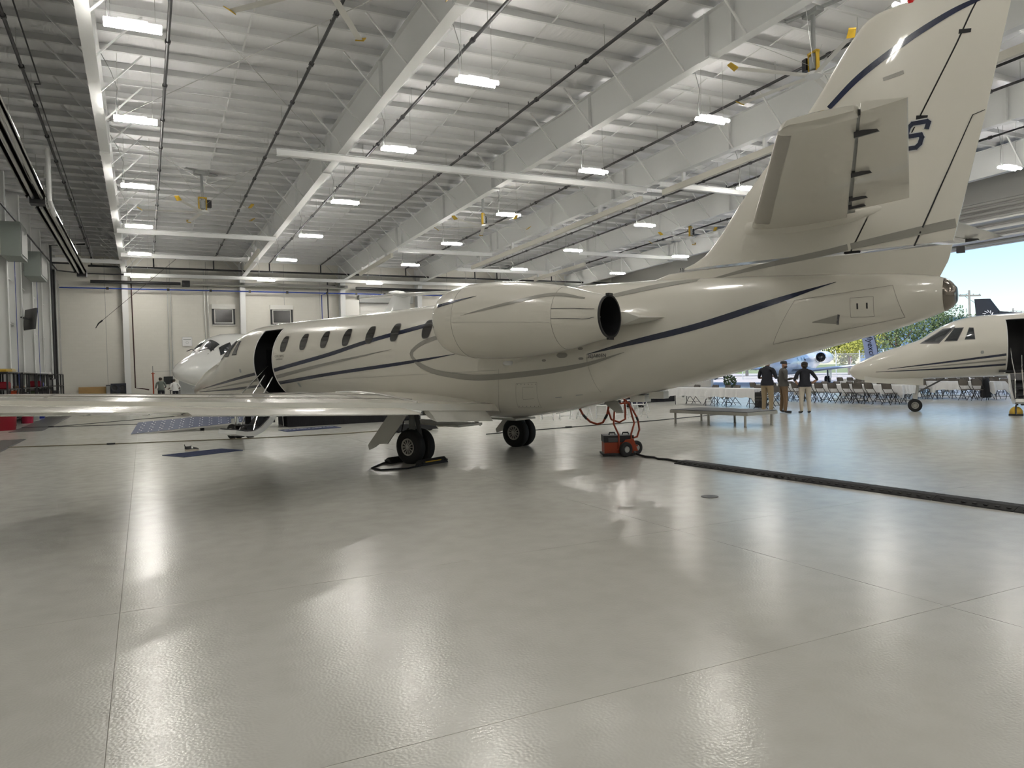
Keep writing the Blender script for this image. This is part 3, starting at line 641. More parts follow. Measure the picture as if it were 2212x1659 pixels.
def fte(z): return float(np.interp(z, FTE[:, 0], FTE[:, 1]))
def fhg(z): return float(np.interp(z, FHG[:, 0], FHG[:, 1]))
def af(s):   # symmetric aerofoil half thickness (unit max ~.5)
    s = min(max(s, 0), 1); return 5 * (.2969 * math.sqrt(s) - .126 * s - .3516 * s * s + .2843 * s**3 - .1015 * s**4)
def fin_y(x, z):
    a, b = fle(z), fte(z); s = (a - x) / (a - b); th = .30 - .17 * (z - 2.8) / 3.8
    return max(th * af(s), .006)
def decal(A, B, sf, name, mt, parent, n=24, k=3, eps=.006, flat=False):
    """patch between side-view curves A and B (lists of (x, z)) laid on the surface y = sf(x, z)"""
    def res(Pts):
        Pts = np.array(Pts, float); d = np.r_[0, np.cumsum(np.hypot(*np.diff(Pts, axis=0).T) + 1e-9)]; q = np.linspace(0, d[-1], n)
        if len(Pts) > 2: return [(pch(d, Pts[:, 0], t), pch(d, Pts[:, 1], t)) for t in q]
        return [(np.interp(t, d, Pts[:, 0]), np.interp(t, d, Pts[:, 1])) for t in q]
    a, b_ = res(A), res(B); rings = []
    for p, q in zip(a, b_):
        ring = []
        for j in range(k):
            f_ = j / (k - 1); x = p[0] + (q[0] - p[0]) * f_; z = p[1] + (q[1] - p[1]) * f_
            y = sf(x, z); e = .01; dx = (sf(x + e, z) - sf(x - e, z)) / (2 * e); dz = (sf(x, z + e) - sf(x, z - e)) / (2 * e)
            nn = Vector((-dx, 1, -dz)).normalized(); ring.append(Vector((x, y, z)) + nn * eps)
        rings.append(ring)
    return MB().loft(rings, closed=False, caps=False).build(name, mt, parent, 60)
def stripe(pts, wid, sf, mt, parent, n=30, name='stripe', k=3):
    """pts: centre line (x, z); wid: widths at the points"""
    P = np.array(pts, float); A, B = [], []
    for i in range(len(P)):
        d = P[min(i + 1, len(P) - 1)] - P[max(i - 1, 0)]; d = d / (np.hypot(*d) + 1e-9); nn = np.array((-d[1], d[0])) * wid[i] / 2
        A.append(tuple(P[i] + nn)); B.append(tuple(P[i] - nn))
    return decal(A, B, sf, name, mt, parent, n=n, k=k)
def rrect(cx, cz, w, h, slant=0., r=.5):
    """upper and lower curves of a rounded window, split left-right"""
    A, B = [], []
    for i in range(13):
        t = -1 + 2 * i / 12; s = abs(t)
        hh = h / 2 * (1 - s**5 * (1 - .15)) if s < 1 else h / 2 * .12
        x = cx + w / 2 * t
        A.append((x, cz + hh)); B.append((x, cz - hh))
    return A, B
def sect(xl, xt, y, z, th, n=16, dz=0., c0=0., c1=1.):
    """closed aerofoil ring from chord fraction c0 to c1"""
    c = xl - xt; U, Lw = [], []
    for i in range(n + 1):
        s = c0 + (c1 - c0) * (1 - math.cos(PI * i / n)) / 2
        t = th * af(s); zz = z + dz * (1 - s)
        U.append((xl - c * s, y, zz + t * 1.15)); Lw.append((xl - c * s, y, zz - t * .85))
    return U + Lw[::-1][(1 if c1 >= 1 else 0):(-1 if c0 <= 0 else None)]
def wheel(parent, loc, r, w, hubr, nm='wheel'):
    """tyre with hub, axle along local y"""
    t = MB(); hw = w / 2
    t.lathe([(hubr, -hw * .8), (hubr + .02, -hw), (r * .86, -hw), (r * .97, -hw * .72), (r, -hw * .35), (r, hw * .35), (r * .97, hw * .72), (r * .86, hw), (hubr + .02, hw), (hubr, hw * .8)], 32, ax='y', caps=False)
    wo_ = t.build('tyre', 'rubber', parent, 45); wo_.location = loc
    h = MB(); h.lathe([(hubr * .82, -hw * .86), (hubr, -hw * .92), (hubr, hw * .92), (hubr * .82, hw * .86), (hubr * .80, hw * .5), (hubr * .80, -hw * .5)], 28, ax='y', caps=False)
    h.lathe([(.02, -hw * .95), (hubr * .24, -hw * .95), (hubr * .3, -hw * .7), (hubr * .3, hw * .7), (hubr * .24, hw * .95), (.02, hw * .95)], 16, ax='y')
    for s in (-1, 1):
        for k in range(12):
            a = 2 * PI * k / 12; h.beam((hubr * .25 * math.cos(a), s * hw * .72, hubr * .25 * math.sin(a)), (hubr * .85 * math.cos(a), s * hw * .8, hubr * .85 * math.sin(a)), .022, .02, up=(0, 1, 0))
    h.build('hub', mat('hub_grey', (.36, .35, .32), .4, .5), wo_, 40)
    MB().lathe([(hubr * .78, -hw * .4), (hubr * .78, hw * .4)], 20, ax='y').build('brake', 'black', wo_)
    return wo_

def build_jet(label, loc, psi, near=True):
    J = thing('business_jet', label, 'airplane', (loc[0], loc[1], 0), psi, 'white twin-engine business jets')
    # fuselage skin with the doorway left open
    X = sorted(set([round(float(v), 3) for v in np.concatenate([np.linspace(-8.56, -8.2, 8), np.linspace(-8.2, 5.63, 60), np.linspace(5.63, 6.41, 8), np.linspace(6.41, 9.6, 30), np.linspace(9.6, 10.6, 12), np.linspace(10.6, 10.80, 10)])]))
    NT = 96; V, Fs = [], []
    for x in X:
        for k in range(NT): V.append(fus_pt(x, 2 * PI * k / NT))
    for i in range(len(X) - 1):
        for k in range(NT):
            a = 360 * (k + .5) / NT; a = a - 360 if a > 180 else a
            xm = (X[i] + X[i + 1]) / 2
            if 5.63 < xm < 6.41 and -63.75 < a < 52.5: continue
            Fs.append((i * NT + k, i * NT + (k + 1) % NT, (i + 1) * NT + (k + 1) % NT, (i + 1) * NT + k))
    Fs.append(tuple(range(NT))); Fs.append(tuple(range((len(X) - 1) * NT, len(X) * NT)))
    fu = MB().add(V, Fs).build('fuselage', 'paint', J, 60)
    # cabin interior behind the doorway
    cl = MB(); P = []
    for x in (4.9, 5.2, 6.8, 7.1):
        t_, b_, w_ = prof(x); P.append([(x, w_ * .93 * math.cos(a), (t_ + b_) / 2 + (t_ - b_) / 2 * .93 * math.sin(a)) for a in (2 * PI * k / 32 for k in range(32))])
    # leave the doorway side of the liner open
    n_ = 32; VV = [p for r_ in P for p in r_]; FF = []
    for i in range(3):
        for k in range(n_):
            a = 360 * (k + .5) / n_; a = a - 360 if a > 180 else a
            if i == 1 and -66 < a < 55: continue
            FF.append((i * n_ + k, i * n_ + (k + 1) % n_, (i + 1) * n_ + (k + 1) % n_, (i + 1) * n_ + k))
    FF += [tuple(range(n_)), tuple(range(3 * n_, 4 * n_))]
    lin = MB().add(VV, FF).build('cabin_liner', 'dgrey', J, 60)
    MB().span((5.5, -.7, 1.25), (6.6, .62, 1.3)).build('cabin_floor', 'black', J)
    MB().span((6.52, -.2, 1.3), (6.56, .5, 2.4)).build('galley_panel', 'black', J); MB().span((5.5, -.6, 1.3), (5.54, .2, 2.5)).build('partition', 'black', J)
    # door frame edging
    def ring_pt(x, a, sc=1.004):
        t_, b_, w_ = prof(x); return (x, w_ * math.cos(math.radians(a)) * sc, (t_ + b_) / 2 + (t_ - b_) / 2 * math.sin(math.radians(a)) * sc)
    path = [ring_pt(5.63, a) for a in np.linspace(-63, 52, 18)] + [ring_pt(x, 52.3) for x in (5.8, 6.0, 6.2)] + [ring_pt(6.41, a) for a in np.linspace(52, -63, 18)]
    MB().tube(path, .013, 6).build('door_frame', 'paint2', J, 60)
    # airstair
    out = [(.62, 1.16), (.76, .86), (1.0, .58), (1.24, .40), (1.48, .31), (1.74, .33), (2.0, .40)]; inn = [(.70, 1.18), (.84, .94), (1.06, .69), (1.28, .51), (1.49, .43), (1.72, .44), (1.97, .49)]
    st = MB().prism(out + inn[::-1], 5.66, 6.38, 'x').build('airstair', 'paint2', J)
    MB().prism([(a, b + .006) for a, b in inn] + [(a, b + .03) for a, b in inn[::-1]], 5.72, 6.32, 'x').build('stair_lining', 'dgrey', st)
    for (yy, z) in ((.93, 1.02), (1.2, .80), (1.48, .58)):
        MB().span((5.74, yy - .13, z - .03), (6.30, yy + .13, z)).build('step', 'black', st); MB().span((5.74, yy - .02, z - .3), (5.78, yy + .13, z)).build('step_side', 'black', st); MB().span((6.26, yy - .02, z - .3), (6.30, yy + .13, z)).build('step_side', 'black', st)
    for x in (5.9, 6.14): MB().lathe([(.02, 0), (.05, .0), (.045, -.03), (.02, -.035)], 12, (x, 1.5, .31)).build('foot_pad', 'dgrey', st)
    for p in [[(6.3, .62, 1.98), (6.32, 1.15, 1.52), (6.32, 1.5, 1.22), (6.32, 1.58, .5)], [(5.72, .9, 1.70), (5.70, 1.18, 1.32), (5.70, 1.5, .45)], [(6.05, .9, 1.75), (6.1, 1.22, 1.3), (6.1, 1.6, .45)]]:
        MB().tube(p, .017, 6).build('handrail', 'chrome', st, 50)
    # windows
    wins = [(5.31 - .08, 2.48)] + [(4.48 - .765 * k, 2.50 + .015 * k) for k in range(5)] + [(.5, 2.58)]
    for (x, z) in wins:
        A, B = rrect(x, z, .275, .39); o = decal(A, B, fus_y, 'cabin_window', 'greystripe', J, n=14, k=8, eps=.004)
        A, B = rrect(x, z, .25, .365); decal(A, B, fus_y, 'pane', 'glass', o, n=14, k=8, eps=.009)
    for Q, nm in (([(8.72, 2.21), (8.20, 2.19), (7.72, 2.71), (8.06, 2.66)], 'windshield'), ([(8.06, 2.25), (7.71, 2.25), (7.51, 2.67), (7.76, 2.67)], 'side_window'), ([(7.52, 2.28), (7.24, 2.28), (7.26, 2.65), (7.38, 2.66)], 'side_window')):
        o = decal([Q[3], Q[2]], [Q[0], Q[1]], fus_y, nm, 'dgrey', J, n=10, k=10, eps=.004)
        c = np.mean(Q, 0); q = [tuple(c + (np.array(p) - c) * (.74 if nm == 'windshield' else .86)) for p in Q]
        decal([q[3], q[2]], [q[0], q[1]], fus_y, 'pane', 'ckglass', o, n=10, k=10, eps=.010)
    # paint stripes
    stripe([(9.65, 1.42), (8.2, 1.58), (6.44, 1.79)], [.012, .05, .07], fus_y, 'navy', J)
    stripe([(5.6, 1.865), (3.32, 2.20), (2.37, 2.38), (.68, 2.64), (-.3, 2.78)], [.085, .085, .085, .09, .09], fus_y, 'navy', J)
    stripe([(9.4, 1.385), (6.44, 1.635)], [.006, .06], fus_y, 'greystripe', J)
    stripe([(5.6, 1.70), (3.68, 1.95), (2.4, 2.1), (1.44, 2.21)], [.085, .06, .035, .006], fus_y, 'greystripe', J)
    stripe([(10.0, 1.33), (8.0, 1.40), (6.44, 1.49)], [.012, .05, .06], fus_y, 'navy', J)
    stripe([(5.6, 1.555), (3.36, 1.745), (.89, 1.935), (-.34, 2.055)], [.075, .07, .06, .006], fus_y, 'navy', J)
    stripe([(-.3, 2.44), (.2, 2.39), (.64, 2.27), (.87, 2.09), (.72, 1.92), (.05, 1.685), (-.92, 1.59), (-2.12, 1.65), (-3.18, 1.77), (-3.95, 1.96)], [.08, .085, .085, .085, .09, .10, .11, .10, .07, .008], fus_y, 'greystripe', J, n=60)
    stripe([(-3.27, 1.95), (-4.14, 2.12), (-5.14, 2.31), (-6.34, 2.63), (-7.12, 2.85)], [.006, .08, .095, .085, .006], fus_y, 'navy', J, n=44)
    stripe([(-3.3, 2.86), (-3.74, 2.94), (-4.53, 3.05), (-5.0, 3.09)], [.075, .08, .085, .06], fus_y, 'greystripe', J)
    # small panels, lights, markings
    for (x, z, r_) in ((7.06, 1.88, .045), (4.83, 1.5, .05)):
        A, B = rrect(x, z, r_ * 2, r_ * 2.2); decal(A, B, fus_y, 'inspection_light', 'grey', J, n=10, k=5)
    for (x0, x1, z0, z1) in ((-7.39, -7.57, 2.36, 2.56),):
        stripe([(x0 - .03, z1 - .04), (x0 - .03, z1 - .12)], [.02, .02], fus_y, 'black', J, n=4, name='drain_slot'); stripe([(x1 + .03, z1 - .04), (x1 + .03, z1 - .12)], [.02, .02], fus_y, 'black', J, n=4, name='drain_slot')
    def outline(pts, wd=.006): 
        for a, b in zip(pts, pts[1:] + pts[:1]): stripe([a, b], [wd, wd], fus_y, 'greystripe', J, n=6, name='panel_line', k=2)
    outline([(-7.33, 2.60), (-7.62, 2.60), (-7.62, 2.33), (-7.33, 2.33)]); outline([(-6.6, 2.62), (-7.85, 2.74), (-7.98, 2.30), (-6.25, 2.0)])
    stripe([(-6.83, 2.29), (-7.17, 2.31)], [.01, .13], fus_y, 'greystripe', J, n=8, name='air_scoop'); stripe([(-7.15, 2.24), (-7.18, 2.38)], [.03, .03], fus_y, 'dgrey', J, n=5, name='scoop_lip')
    for (x, z, w_, h_) in ((-3.15, 2.05, .10, .045), (-2.4, 1.87, .09, .04), (-3.15, 1.88, .10, .04), (-2.78, 1.95, .22, .09)):
        A, B = rrect(x, z, w_, h_); decal(A, B, fus_y, 'placard', 'greystripe', J, n=8, k=3)
    A, B = rrect(-1.60, 1.845, .24, .08); decal(A, B, fus_y, 'placard', 'sign', J, n=8, k=3)
    if near:
        yv = fus_y(-3.45, 1.915); text_mesh('registration_text', '3EJA805N', .085, 'dgrey', J, basis((-3.46, yv + .012, 1.915), (-1, -.04, .02), (0, -.16, 1)))
        yv = fus_y(5.36, 2.2); text_mesh('model_text', 'CITATION', .075, 'greystripe', J, basis((5.34, fus_y(5.34, 2.19) + .01, 2.19), (-1, 0, 0), (0, .08, 1))); text_mesh('model_text', 'SOVEREIGN', .05, 'greystripe', J, basis((5.34, fus_y(5.34, 2.12) + .01, 2.12), (-1, 0, 0), (0, .05, 1)))
    # tail cone tip
    q = MB(); P = []
    for x in np.linspace(-8.43, -8.565, 8):
        t_, b_, w_ = prof(max(x, -8.559)); P.append([(x, (w_ + .006) * math.cos(a), (t_ + b_) / 2 + (t_ - b_ + .012) / 2 * math.sin(a)) for a in (2 * PI * k / 32 for k in range(32))])
    q.loft(P); q.build('tail_cone', mat('tail_cone_bronze', (.20, .175, .15), .12, .8), J, 60)
    MB().lathe([(.001, -8.572), (.095, -8.572), (.105, -8.566)], 20, (0, 0, 2.58), 'x').build('exhaust_port', 'black', J, 50)
    if near:
        for a, b in [((-1.74, 1.47), (-2.20, 1.49)), ((-2.20, 1.49), (-2.07, 1.02)), ((-2.07, 1.02), (-1.60, 1.02)), ((-1.60, 1.02), (-1.74, 1.47)), ((-1.87, 1.40), (-2.10, 1.40)), ((-1.87, 1.40), (-1.80, 1.18)), ((-1.80, 1.18), (-2.04, 1.19))]:
            stripe([a, b], [.005, .005], fus_y, 'greystripe', J, n=8, name='panel_line', k=2)
        for k in range(6):
            for (x, z) in ((-1.76 - .08 * k, 1.455), (-1.63 - .08 * k, 1.045)): stripe([(x, z), (x - .012, z)], [.012, .012], fus_y, 'dgrey', J, n=3, name='rivet', k=2)
        stripe([(-1.38, 1.74), (-1.29, 1.29), (-1.11, .92)], [.006, .006, .006], fus_y, 'greystripe', J, n=24, name='panel_line', k=2)
        stripe([(-3.25, 1.9), (-3.35, 1.3)], [.005, .005], fus_y, 'greystripe', J, n=14, name='panel_line', k=2)
        for x, z in ((-2.48, 1.21), (-2.89, 1.25)): stripe([(x, z), (x - .13, z + .01)], [.012, .012], fus_y, 'grey', J, n=4, name='latch', k=2)
        stripe([(4.2, 1.60), (1.5, 1.66), (-1.35, 1.72)], [.004, .004, .004], fus_y, 'greystripe', J, n=24, name='panel_line', k=2)
    # wing
    for s in (1, -1):
        def S(xl, xt, y, th, c0=0., c1=1., dz=.05):
            ztE = .957 + .0605 * y; r_ = sect(xl, xt, y, ztE, th, dz=dz, c0=c0, c1=c1); return [(p[0], p[1] * s, p[2]) for p in r_]
        secs = [(2.75, .5, .50), (2.45, 1.6, .46), (1.75, 3.6, .37), (1.0, 6.2, .225), (.1, 9.3, .12), (-.25, 9.95, .10), (-.7, 10.25, .04)]
        P = []
        for xl, yy, th in secs:
            xt = -1.55 if yy < 9.5 else -1.45; cut = (xl + 1.1) / (xl - xt)
            P.append(S(xl, xt, yy, th, 0, cut))
        wg = MB().loft(P).build('wing', 'paint', J, 40)
        P = [S(xl + .004, -1.55 if yy < 9.5 else -1.45, yy, th * 1.02, 0, .055) for xl, yy, th in secs[:-1]]
        MB().loft(P).build('leading_edge', 'boot', wg, 40)
        # flaps and aileron hang off the rear spar, drooped
        def flap(y0, y1, drop, nm, ch=.62, mt_='paint'):
            P = []
            for yy in (y0, y1):
                z0 = .957 + .0605 * yy; ring = []
                for i in range(13):
                    a = 2 * PI * i / 13; u = (1 - math.cos(a)) / 2; t_ = .055 * af(u) * 2.2 * (1 if a < PI else -1)
                    xx = -.98 - ch * u; zz = z0 - .045 - drop * u**1.15 + t_
                    ring.append((xx, yy * s, zz))
                P.append(ring)
            return MB().loft(P).build(nm, mt_, wg, 40)
        flap(1.05, 2.55, .19, 'inboard_flap', .30, 'fair'); flap(3.25, 7.05, .055, 'flap'); flap(7.07, 9.9, .02, 'aileron', .55)  # inboard flap gets the darker belly paint to stand in for its shade
        # spoiler seams and hinge fairings
        for yy in (3.0, 5.2, 7.06, 7.45, 8.1):
            z0 = .957 + .0605 * yy
            q = MB(); P = []
            for xx, r_ in ((-.75, .008), (-.98, .032), (-1.25, .036), (-1.38, .03)):
                P.append([(xx, yy * s + r_ * .8 * math.cos(a), z0 - .06 + r_ * math.sin(a) - (.015 if xx < -1.2 else 0)) for a in (2 * PI * k / 10 for k in range(10))])
            q.loft(P); fo = q.build('hinge_fairing', 'paint2', wg, 40); MB().lathe([(.001, -1.385), (.022, -1.385), (.022, -1.36)], 10, (0, yy * s, z0 - .075), 'x').build('roller_end', 'dgrey', fo)
        def wtop(x, yy):
            ys_ = [q[1] for q in secs]; xl = np.interp(yy, ys_, [q[0] for q in secs]); th = np.interp(yy, ys_, [q[2] for q in secs]); s_ = (xl - x) / (xl + 1.55); return .957 + .0605 * yy + .05 * (1 - s_) + 1.15 * th * af(s_)
        for xx in (-.55, .1):
            P = [(xx, yy * s, wtop(xx, yy) + .004) for yy in np.linspace(2.4, 8.8, 24)]
            MB().tube(P, .006, 4).build('spoiler_seam', 'greystripe', wg)
        for k in range(5):
            yy = 3.6 + .5 * k; xx = .55 - .1 * k; MB().add([(xx + dx, (yy + dy) * s, wtop(xx + dx, yy + dy) + .005) for dx, dy in ((-.12, -.14), (.12, -.14), (.12, .14), (-.12, .14))], [(0, 1, 2, 3)]).build('access_patch', 'greystripe', wg)
        P = [(xx, (2.2 + .16 * (2.3 - xx)) * s, wtop(xx, 2.2 + .16 * (2.3 - xx)) + .004) for xx in np.linspace(2.3, -1.0, 20)]
        MB().tube(P, .018, 4).build('walkway_line', 'greystripe', wg)
    # nacelles, pylons
    for s in (1, -1):
        P = []; XS = list(np.linspace(-.885, -4.1, 40))
        for x in XS: P.append([(x, (NY + nr(x) * math.cos(a)) * s, nz(x) + nr(x) * math.sin(a)) for a in (2 * PI * k / 48 for k in range(48))])
        na = MB().loft(P, caps=False).build('nacelle', 'paint', J, 60)
        q = MB(); pr = [(-.98, .46), (-.9, .445), (-.85, .47), (-.835, .50), (-.85, .525), (-.89, .55)]
        q.loft([[(x, (NY + r_ * math.cos(a)) * s, nz(x) + r_ * math.sin(a)) for a in (2 * PI * k / 48 for k in range(48))] for x, r_ in pr], caps=False); q.build('inlet_lip', 'chrome', na, 60)
        q = MB(); q.loft([[(x, (NY + r_ * math.cos(a)) * s, nz(x) + r_ * math.sin(a)) for a in (2 * PI * k / 40 for k in range(40))] for x, r_ in ((-.95, .452), (-1.5, .44), (-1.75, .43), (-1.76, .05))], caps=False); q.build('inlet_duct', 'dgrey', na, 60)
        MB().lathe([(.001, -1.45), (.06, -1.5), (.12, -1.62), (.13, -1.75)], 20, (0, NY * s, nz(-1.6)), 'x').build('spinner', 'grey', na, 50)
        q = MB(); q.loft([[(x, (NY + r_ * math.cos(a)) * s, nz(x) + r_ * math.sin(a)) for a in (2 * PI * k / 40 for k in range(40))] for x, r_ in ((-4.1, .335), (-4.13, .34), (-4.13, .31), (-3.6, .33), (-3.0, .30), (-3.0, .03))], caps=False); q.build('exhaust_nozzle', 'black', na, 60)
        q = MB(); q.loft([[(x, (NY + r_ * math.cos(a)) * s, nz(x) + r_ * math.sin(a)) for a in (2 * PI * k / 24 for k in range(24))] for x, r_ in ((-3.2, .14), (-3.7, .09), (-3.95, .01))]); q.build('exhaust_cone', 'dgrey', na, 60)
        for a in (PI * .5, PI * 1.5): MB().box((-4.12, NY * s, nz(-4.1) + .34 * math.sin(a)), (.06, .12, .04)).build('reverser_latch', 'black', na)
        # pylon
        P = []
        for y_ in (.55, 1.15):
            P.append([(-1.2, y_ * s, 2.55), (-1.6, y_ * s, 2.68), (-2.8, y_ * s, 2.70), (-4.1, y_ * s, 2.60), (-4.85 if y_ < 1 else -4.4, y_ * s, 2.49), (-4.1, y_ * s, 2.40), (-2.8, y_ * s, 2.36), (-1.6, y_ * s, 2.42)])
        MB().loft(P).build('pylon', 'fair', J)
        if s > 0:
            stripe([(-1.0, 2.86), (-1.47, 2.915), (-1.89, 2.965)], [.055, .035, .004], nac_y, 'navy', na, n=16)
            stripe([(-1.63, 2.65), (-2.6, 2.79), (-3.33, 2.885), (-3.85, 2.79)], [.006, .05, .055, .02], nac_y, 'greystripe', na, n=24)
            for xx in (-1.4, -3.36):
                q = MB().tube([(xx, NY + (nr(xx) + .001) * math.cos(a), nz(xx) + (nr(xx) + .001) * math.sin(a)) for a in np.linspace(-1.6, 1.75, 30)], .004, 4); q.build('cowl_seam', 'greystripe', na)
            stripe([(-1.42, 2.555), (-3.33, 2.445)], [.004, .004], nac_y, 'greystripe', na, n=20, name='cowl_seam', k=2)
            for dz in (.0, -.155): stripe([(-3.36, 2.655 + dz), (-3.75, 2.635 + dz), (-3.9, 2.62 + dz), (-4.05, 2.61 + dz * .8)], [.008] * 4, nac_y, 'dgrey', na, n=12, name='cowl_seam', k=2)
    # fin and rudder
    def finpart(zs, xa, xb, name, mt_, flat=False):
        P = []
        for z in zs:
            a, b = xa(z), xb(z); U = []
            for i in range(15):
                s_ = (1 - math.cos(PI * i / 14)) / 2; x = a + (b - a) * s_; U.append((x, fin_y(x, z) if True else 0, z - .05 * max(0, (z - 6.3)) / .36 * max(0, (-x - 7.9)) ))
            P.append(U + [(p[0], -p[1], p[2]) for p in U[::-1]])
        return MB().loft(P).build(name, mt_, J, 40)
    zs_all = list(np.linspace(2.75, 6.4, 40)) + [6.5, 6.57, 6.62, 6.655]
    fi = finpart([z for z in zs_all if z >= 3.27], fle, lambda z: fhg(z) + .012, 'fin', 'paintfin')
    finpart(list(np.linspace(2.75, 3.262, 8)), fle, lambda z: fte(z), 'fin_root', 'paintfin')
    rd = finpart([z for z in zs_all if z >= 3.29], lambda z: fhg(z) - .012, fte, 'rudder', 'paintfin')
    q = MB().loft([[(fhg(z) + .1, fin_y(fhg(z), z) * .6, z), (fhg(z) - .1, fin_y(fhg(z), z) * .6, z), (fhg(z) - .1, -fin_y(fhg(z), z) * .6, z), (fhg(z) + .1, -fin_y(fhg(z), z) * .6, z)] for z in np.linspace(3.29, 6.55, 12)]); q.build('rudder_post', 'gapm', J)
    stripe([(-6.99, 5.43), (-7.39, 5.76), (-7.83, 6.02), (-8.28, 6.24), (-8.67, 6.385), (-8.95, 6.45)], [.075, .09, .09, .085, .07, .05], fin_y, 'navy', fi, n=40)
    stripe([(-5.19, 3.10), (-5.98, 3.22), (-7.03, 3.34), (-7.22, 3.37)], [.03, .07, .09, .09], fin_y, 'greystripe', fi, n=24)
    stripe([(-7.26, 3.375), (-7.9, 3.46), (-8.57, 3.545)], [.09, .11, .12], fin_y, 'greystripe', rd, n=20)
    stripe([(-8.07, 3.29), (-8.78, 4.94)], [.022, .012], fin_y, 'gapm', rd, n=20, name='trim_tab_gap', k=2); stripe([(-8.775, 4.94), (-8.92, 4.98)], [.010, .010], fin_y, 'gapm', rd, n=4, name='trim_tab_gap', k=2)
    for z in (6.05, 5.02): stripe([(fhg(z) + .03, z + .02), (fhg(z) - .11, z + .0)], [.06, .05], fin_y, 'gapm', rd, n=6, name='hinge_notch', k=2)
    for k in range(3): stripe([(-4.60 - .035 * k, 3.27), (-4.57 - .035 * k, 3.345)], [.018, .018], fin_y, 'black', fi, n=5, name='vent_slot', k=2)
    stripe([(-7.72, 5.66), (-7.98, 5.70)], [.05, .05], fin_y, 'greystripe', fi, n=6, name='access_panel'); 
    MB().lathe([(.07, 0), (.07, .03), (.055, .075), (.025, .095), (.001, .1)], 16, (-8.08, 0, 6.62)).build('beacon', 'redlens', J, 50)
    MB().box((-8.62, 0, 3.18), (.1, .05, .09)).build('tail_light', 'dgrey', J)
    # letter S on the rudder
    def letter(zc, xc, h, w, mt_, eps, grow=0.):
        pts = [(.46, .36), (.40, .50), (-.30, .50), (-.48, .36), (-.48, .12), (-.34, .0), (.22, .0), (.22, -.28), (.14, -.34), (-.26, -.34), (-.34, -.22)]
        pts = [(1, .5), (.0, .5)]
        # strokes (u right, v up) of an italic block S
        K = [[(.52, .22), (.52, .40), (.40, .46), (-.32, .46), (-.46, .34), (-.46, .10), (-.34, .0), (.30, .0), (.42, -.12), (.42, -.34), (.28, -.46), (-.56, -.46)]]
        for path in K:
            C_ = [(xc - (u * w + v * h * .32), zc + v * h) for u, v in path]
            n0 = len(C_); wd = [(.165 * h + grow)] * n0
            P = np.array(C_); A, B = [], []
            for i in range(n0 - 1):
                a, b = P[i], P[i + 1]; d = (b - a) / np.hypot(*(b - a)); a = a - d * .055 * h; b = b + d * .055 * h; nn = np.array((-d[1], d[0])) * wd[0] / 2
                decal([tuple(a + nn), tuple(b + nn)], [tuple(a - nn), tuple(b - nn)], fin_y, 'letter_stroke', mt_, rd, n=5, k=2, eps=eps)
    if near:
        letter(4.80, -8.10, .36, .24, 'alu', .007, .035); letter(4.80, -8.10, .36, .24, 'navy', .012)
    # horizontal tail
    for s in (1, -1):
        def T(y, c0, c1, g=1.):
            f_ = (y - .05) / 4.6; xl = -5.80 - 1.92 * f_; xt = -8.02 - .76 * f_; z = 3.85 + .07 * f_; th = (.22 - .09 * f_) * g
            return [(p[0], p[1] * s, p[2]) for p in sect(xl, xt, y, z, th, c0=c0, c1=c1)]
        ys_ = (.02, 1.2, 2.4, 3.6, 4.5)
        tp = MB().loft([T(y, 0, .63) for y in ys_]).build('stabiliser', 'paintfin', J, 40)
        MB().loft([T(y, 0, .115, 1.03) for y in (.5, 1.8, 3.0, 4.4)]).build('deice_boot', 'boot', tp, 40)
        MB().loft([T(4.5, 0, .64), T(4.58, .02, .63, .9), T(4.65, .06, .6, .5)]).build('tip_cap', 'paintfin', tp, 40)
        MB().loft([T(y, .655, 1.) for y in (.6, 2.2, 3.6, 4.63)]).build('elevator', 'paintfin', J, 40)
        MB().loft([T(y, .60, .68, .6) for y in (.3, 4.5)]).build('hinge_gap', 'grey', J)
        for y in (.85, 1.35, 2.6, 4.1):
            f_ = (y - .05) / 4.6; xl = -5.80 - 1.92 * f_; xt = -8.02 - .76 * f_; z = 3.85 + .07 * f_; xh = xl + (xt - xl) * .66
            MB().prism([(xh + .05, z - .03), (xh - .15, z - .055), (xh - .17, z - .08), (xh + .05, z - .10)], y * s - .012, y * s + .012, 'y').build('hinge_bracket', 'dgrey', J)
    P = []
    for x, hw, z0, z1 in ((-5.55, .02, 3.72, 3.9), (-5.75, .13, 3.64, 4.0), (-6.4, .2, 3.62, 4.05), (-7.2, .19, 3.68, 4.02), (-7.75, .06, 3.8, 3.95)):
        P.append([(x, hw * math.cos(a), (z0 + z1) / 2 + (z1 - z0) / 2 * math.sin(a)) for a in (2 * PI * k / 20 for k in range(20))])
    MB().loft(P).build('tail_bullet', 'paintfin', J, 50)
    # main gear
    for s, gy in ((1, 1.60), (-1, -1.68)):
        g = MB(); g.tube([(.28, gy, .62), (.28, gy, 1.12)], .062, 14); g.build('gear_strut', 'grey', J, 40)
        lk = MB(); lk.beam((.34, gy, .66), (.20, gy, .30), .10, .09, up=(1, 0, 0)); lk.tube([(.20, gy - .2, .315), (.20, gy + .2, .315)], .045, 10); lk.tube([(.05, gy, .42), (.16, gy, .95)], .045, 10); lk.build('trailing_link', 'dgrey', J, 40)
        for d in (-.13, .13): wheel(J, (.20, gy + d, .315), .33, .19, .165, 'wheel')
        MB().tube([(.42, gy + .05, .9), (.5, gy + .06, .6), (.38, gy + .05, .45), (.28, gy, .36)], .012, 5).build('brake_hose', 'black', J)
        yo = gy + s * .34
        MB().prism([(.04, .95), (.57, .91), (1.15, .33), (1.12, .24), (.95, .30), (.85, .36), (.60, .375)], yo - .012, yo + .012, 'y').build('gear_door', 'fair', J)
        yi = gy - s * .75
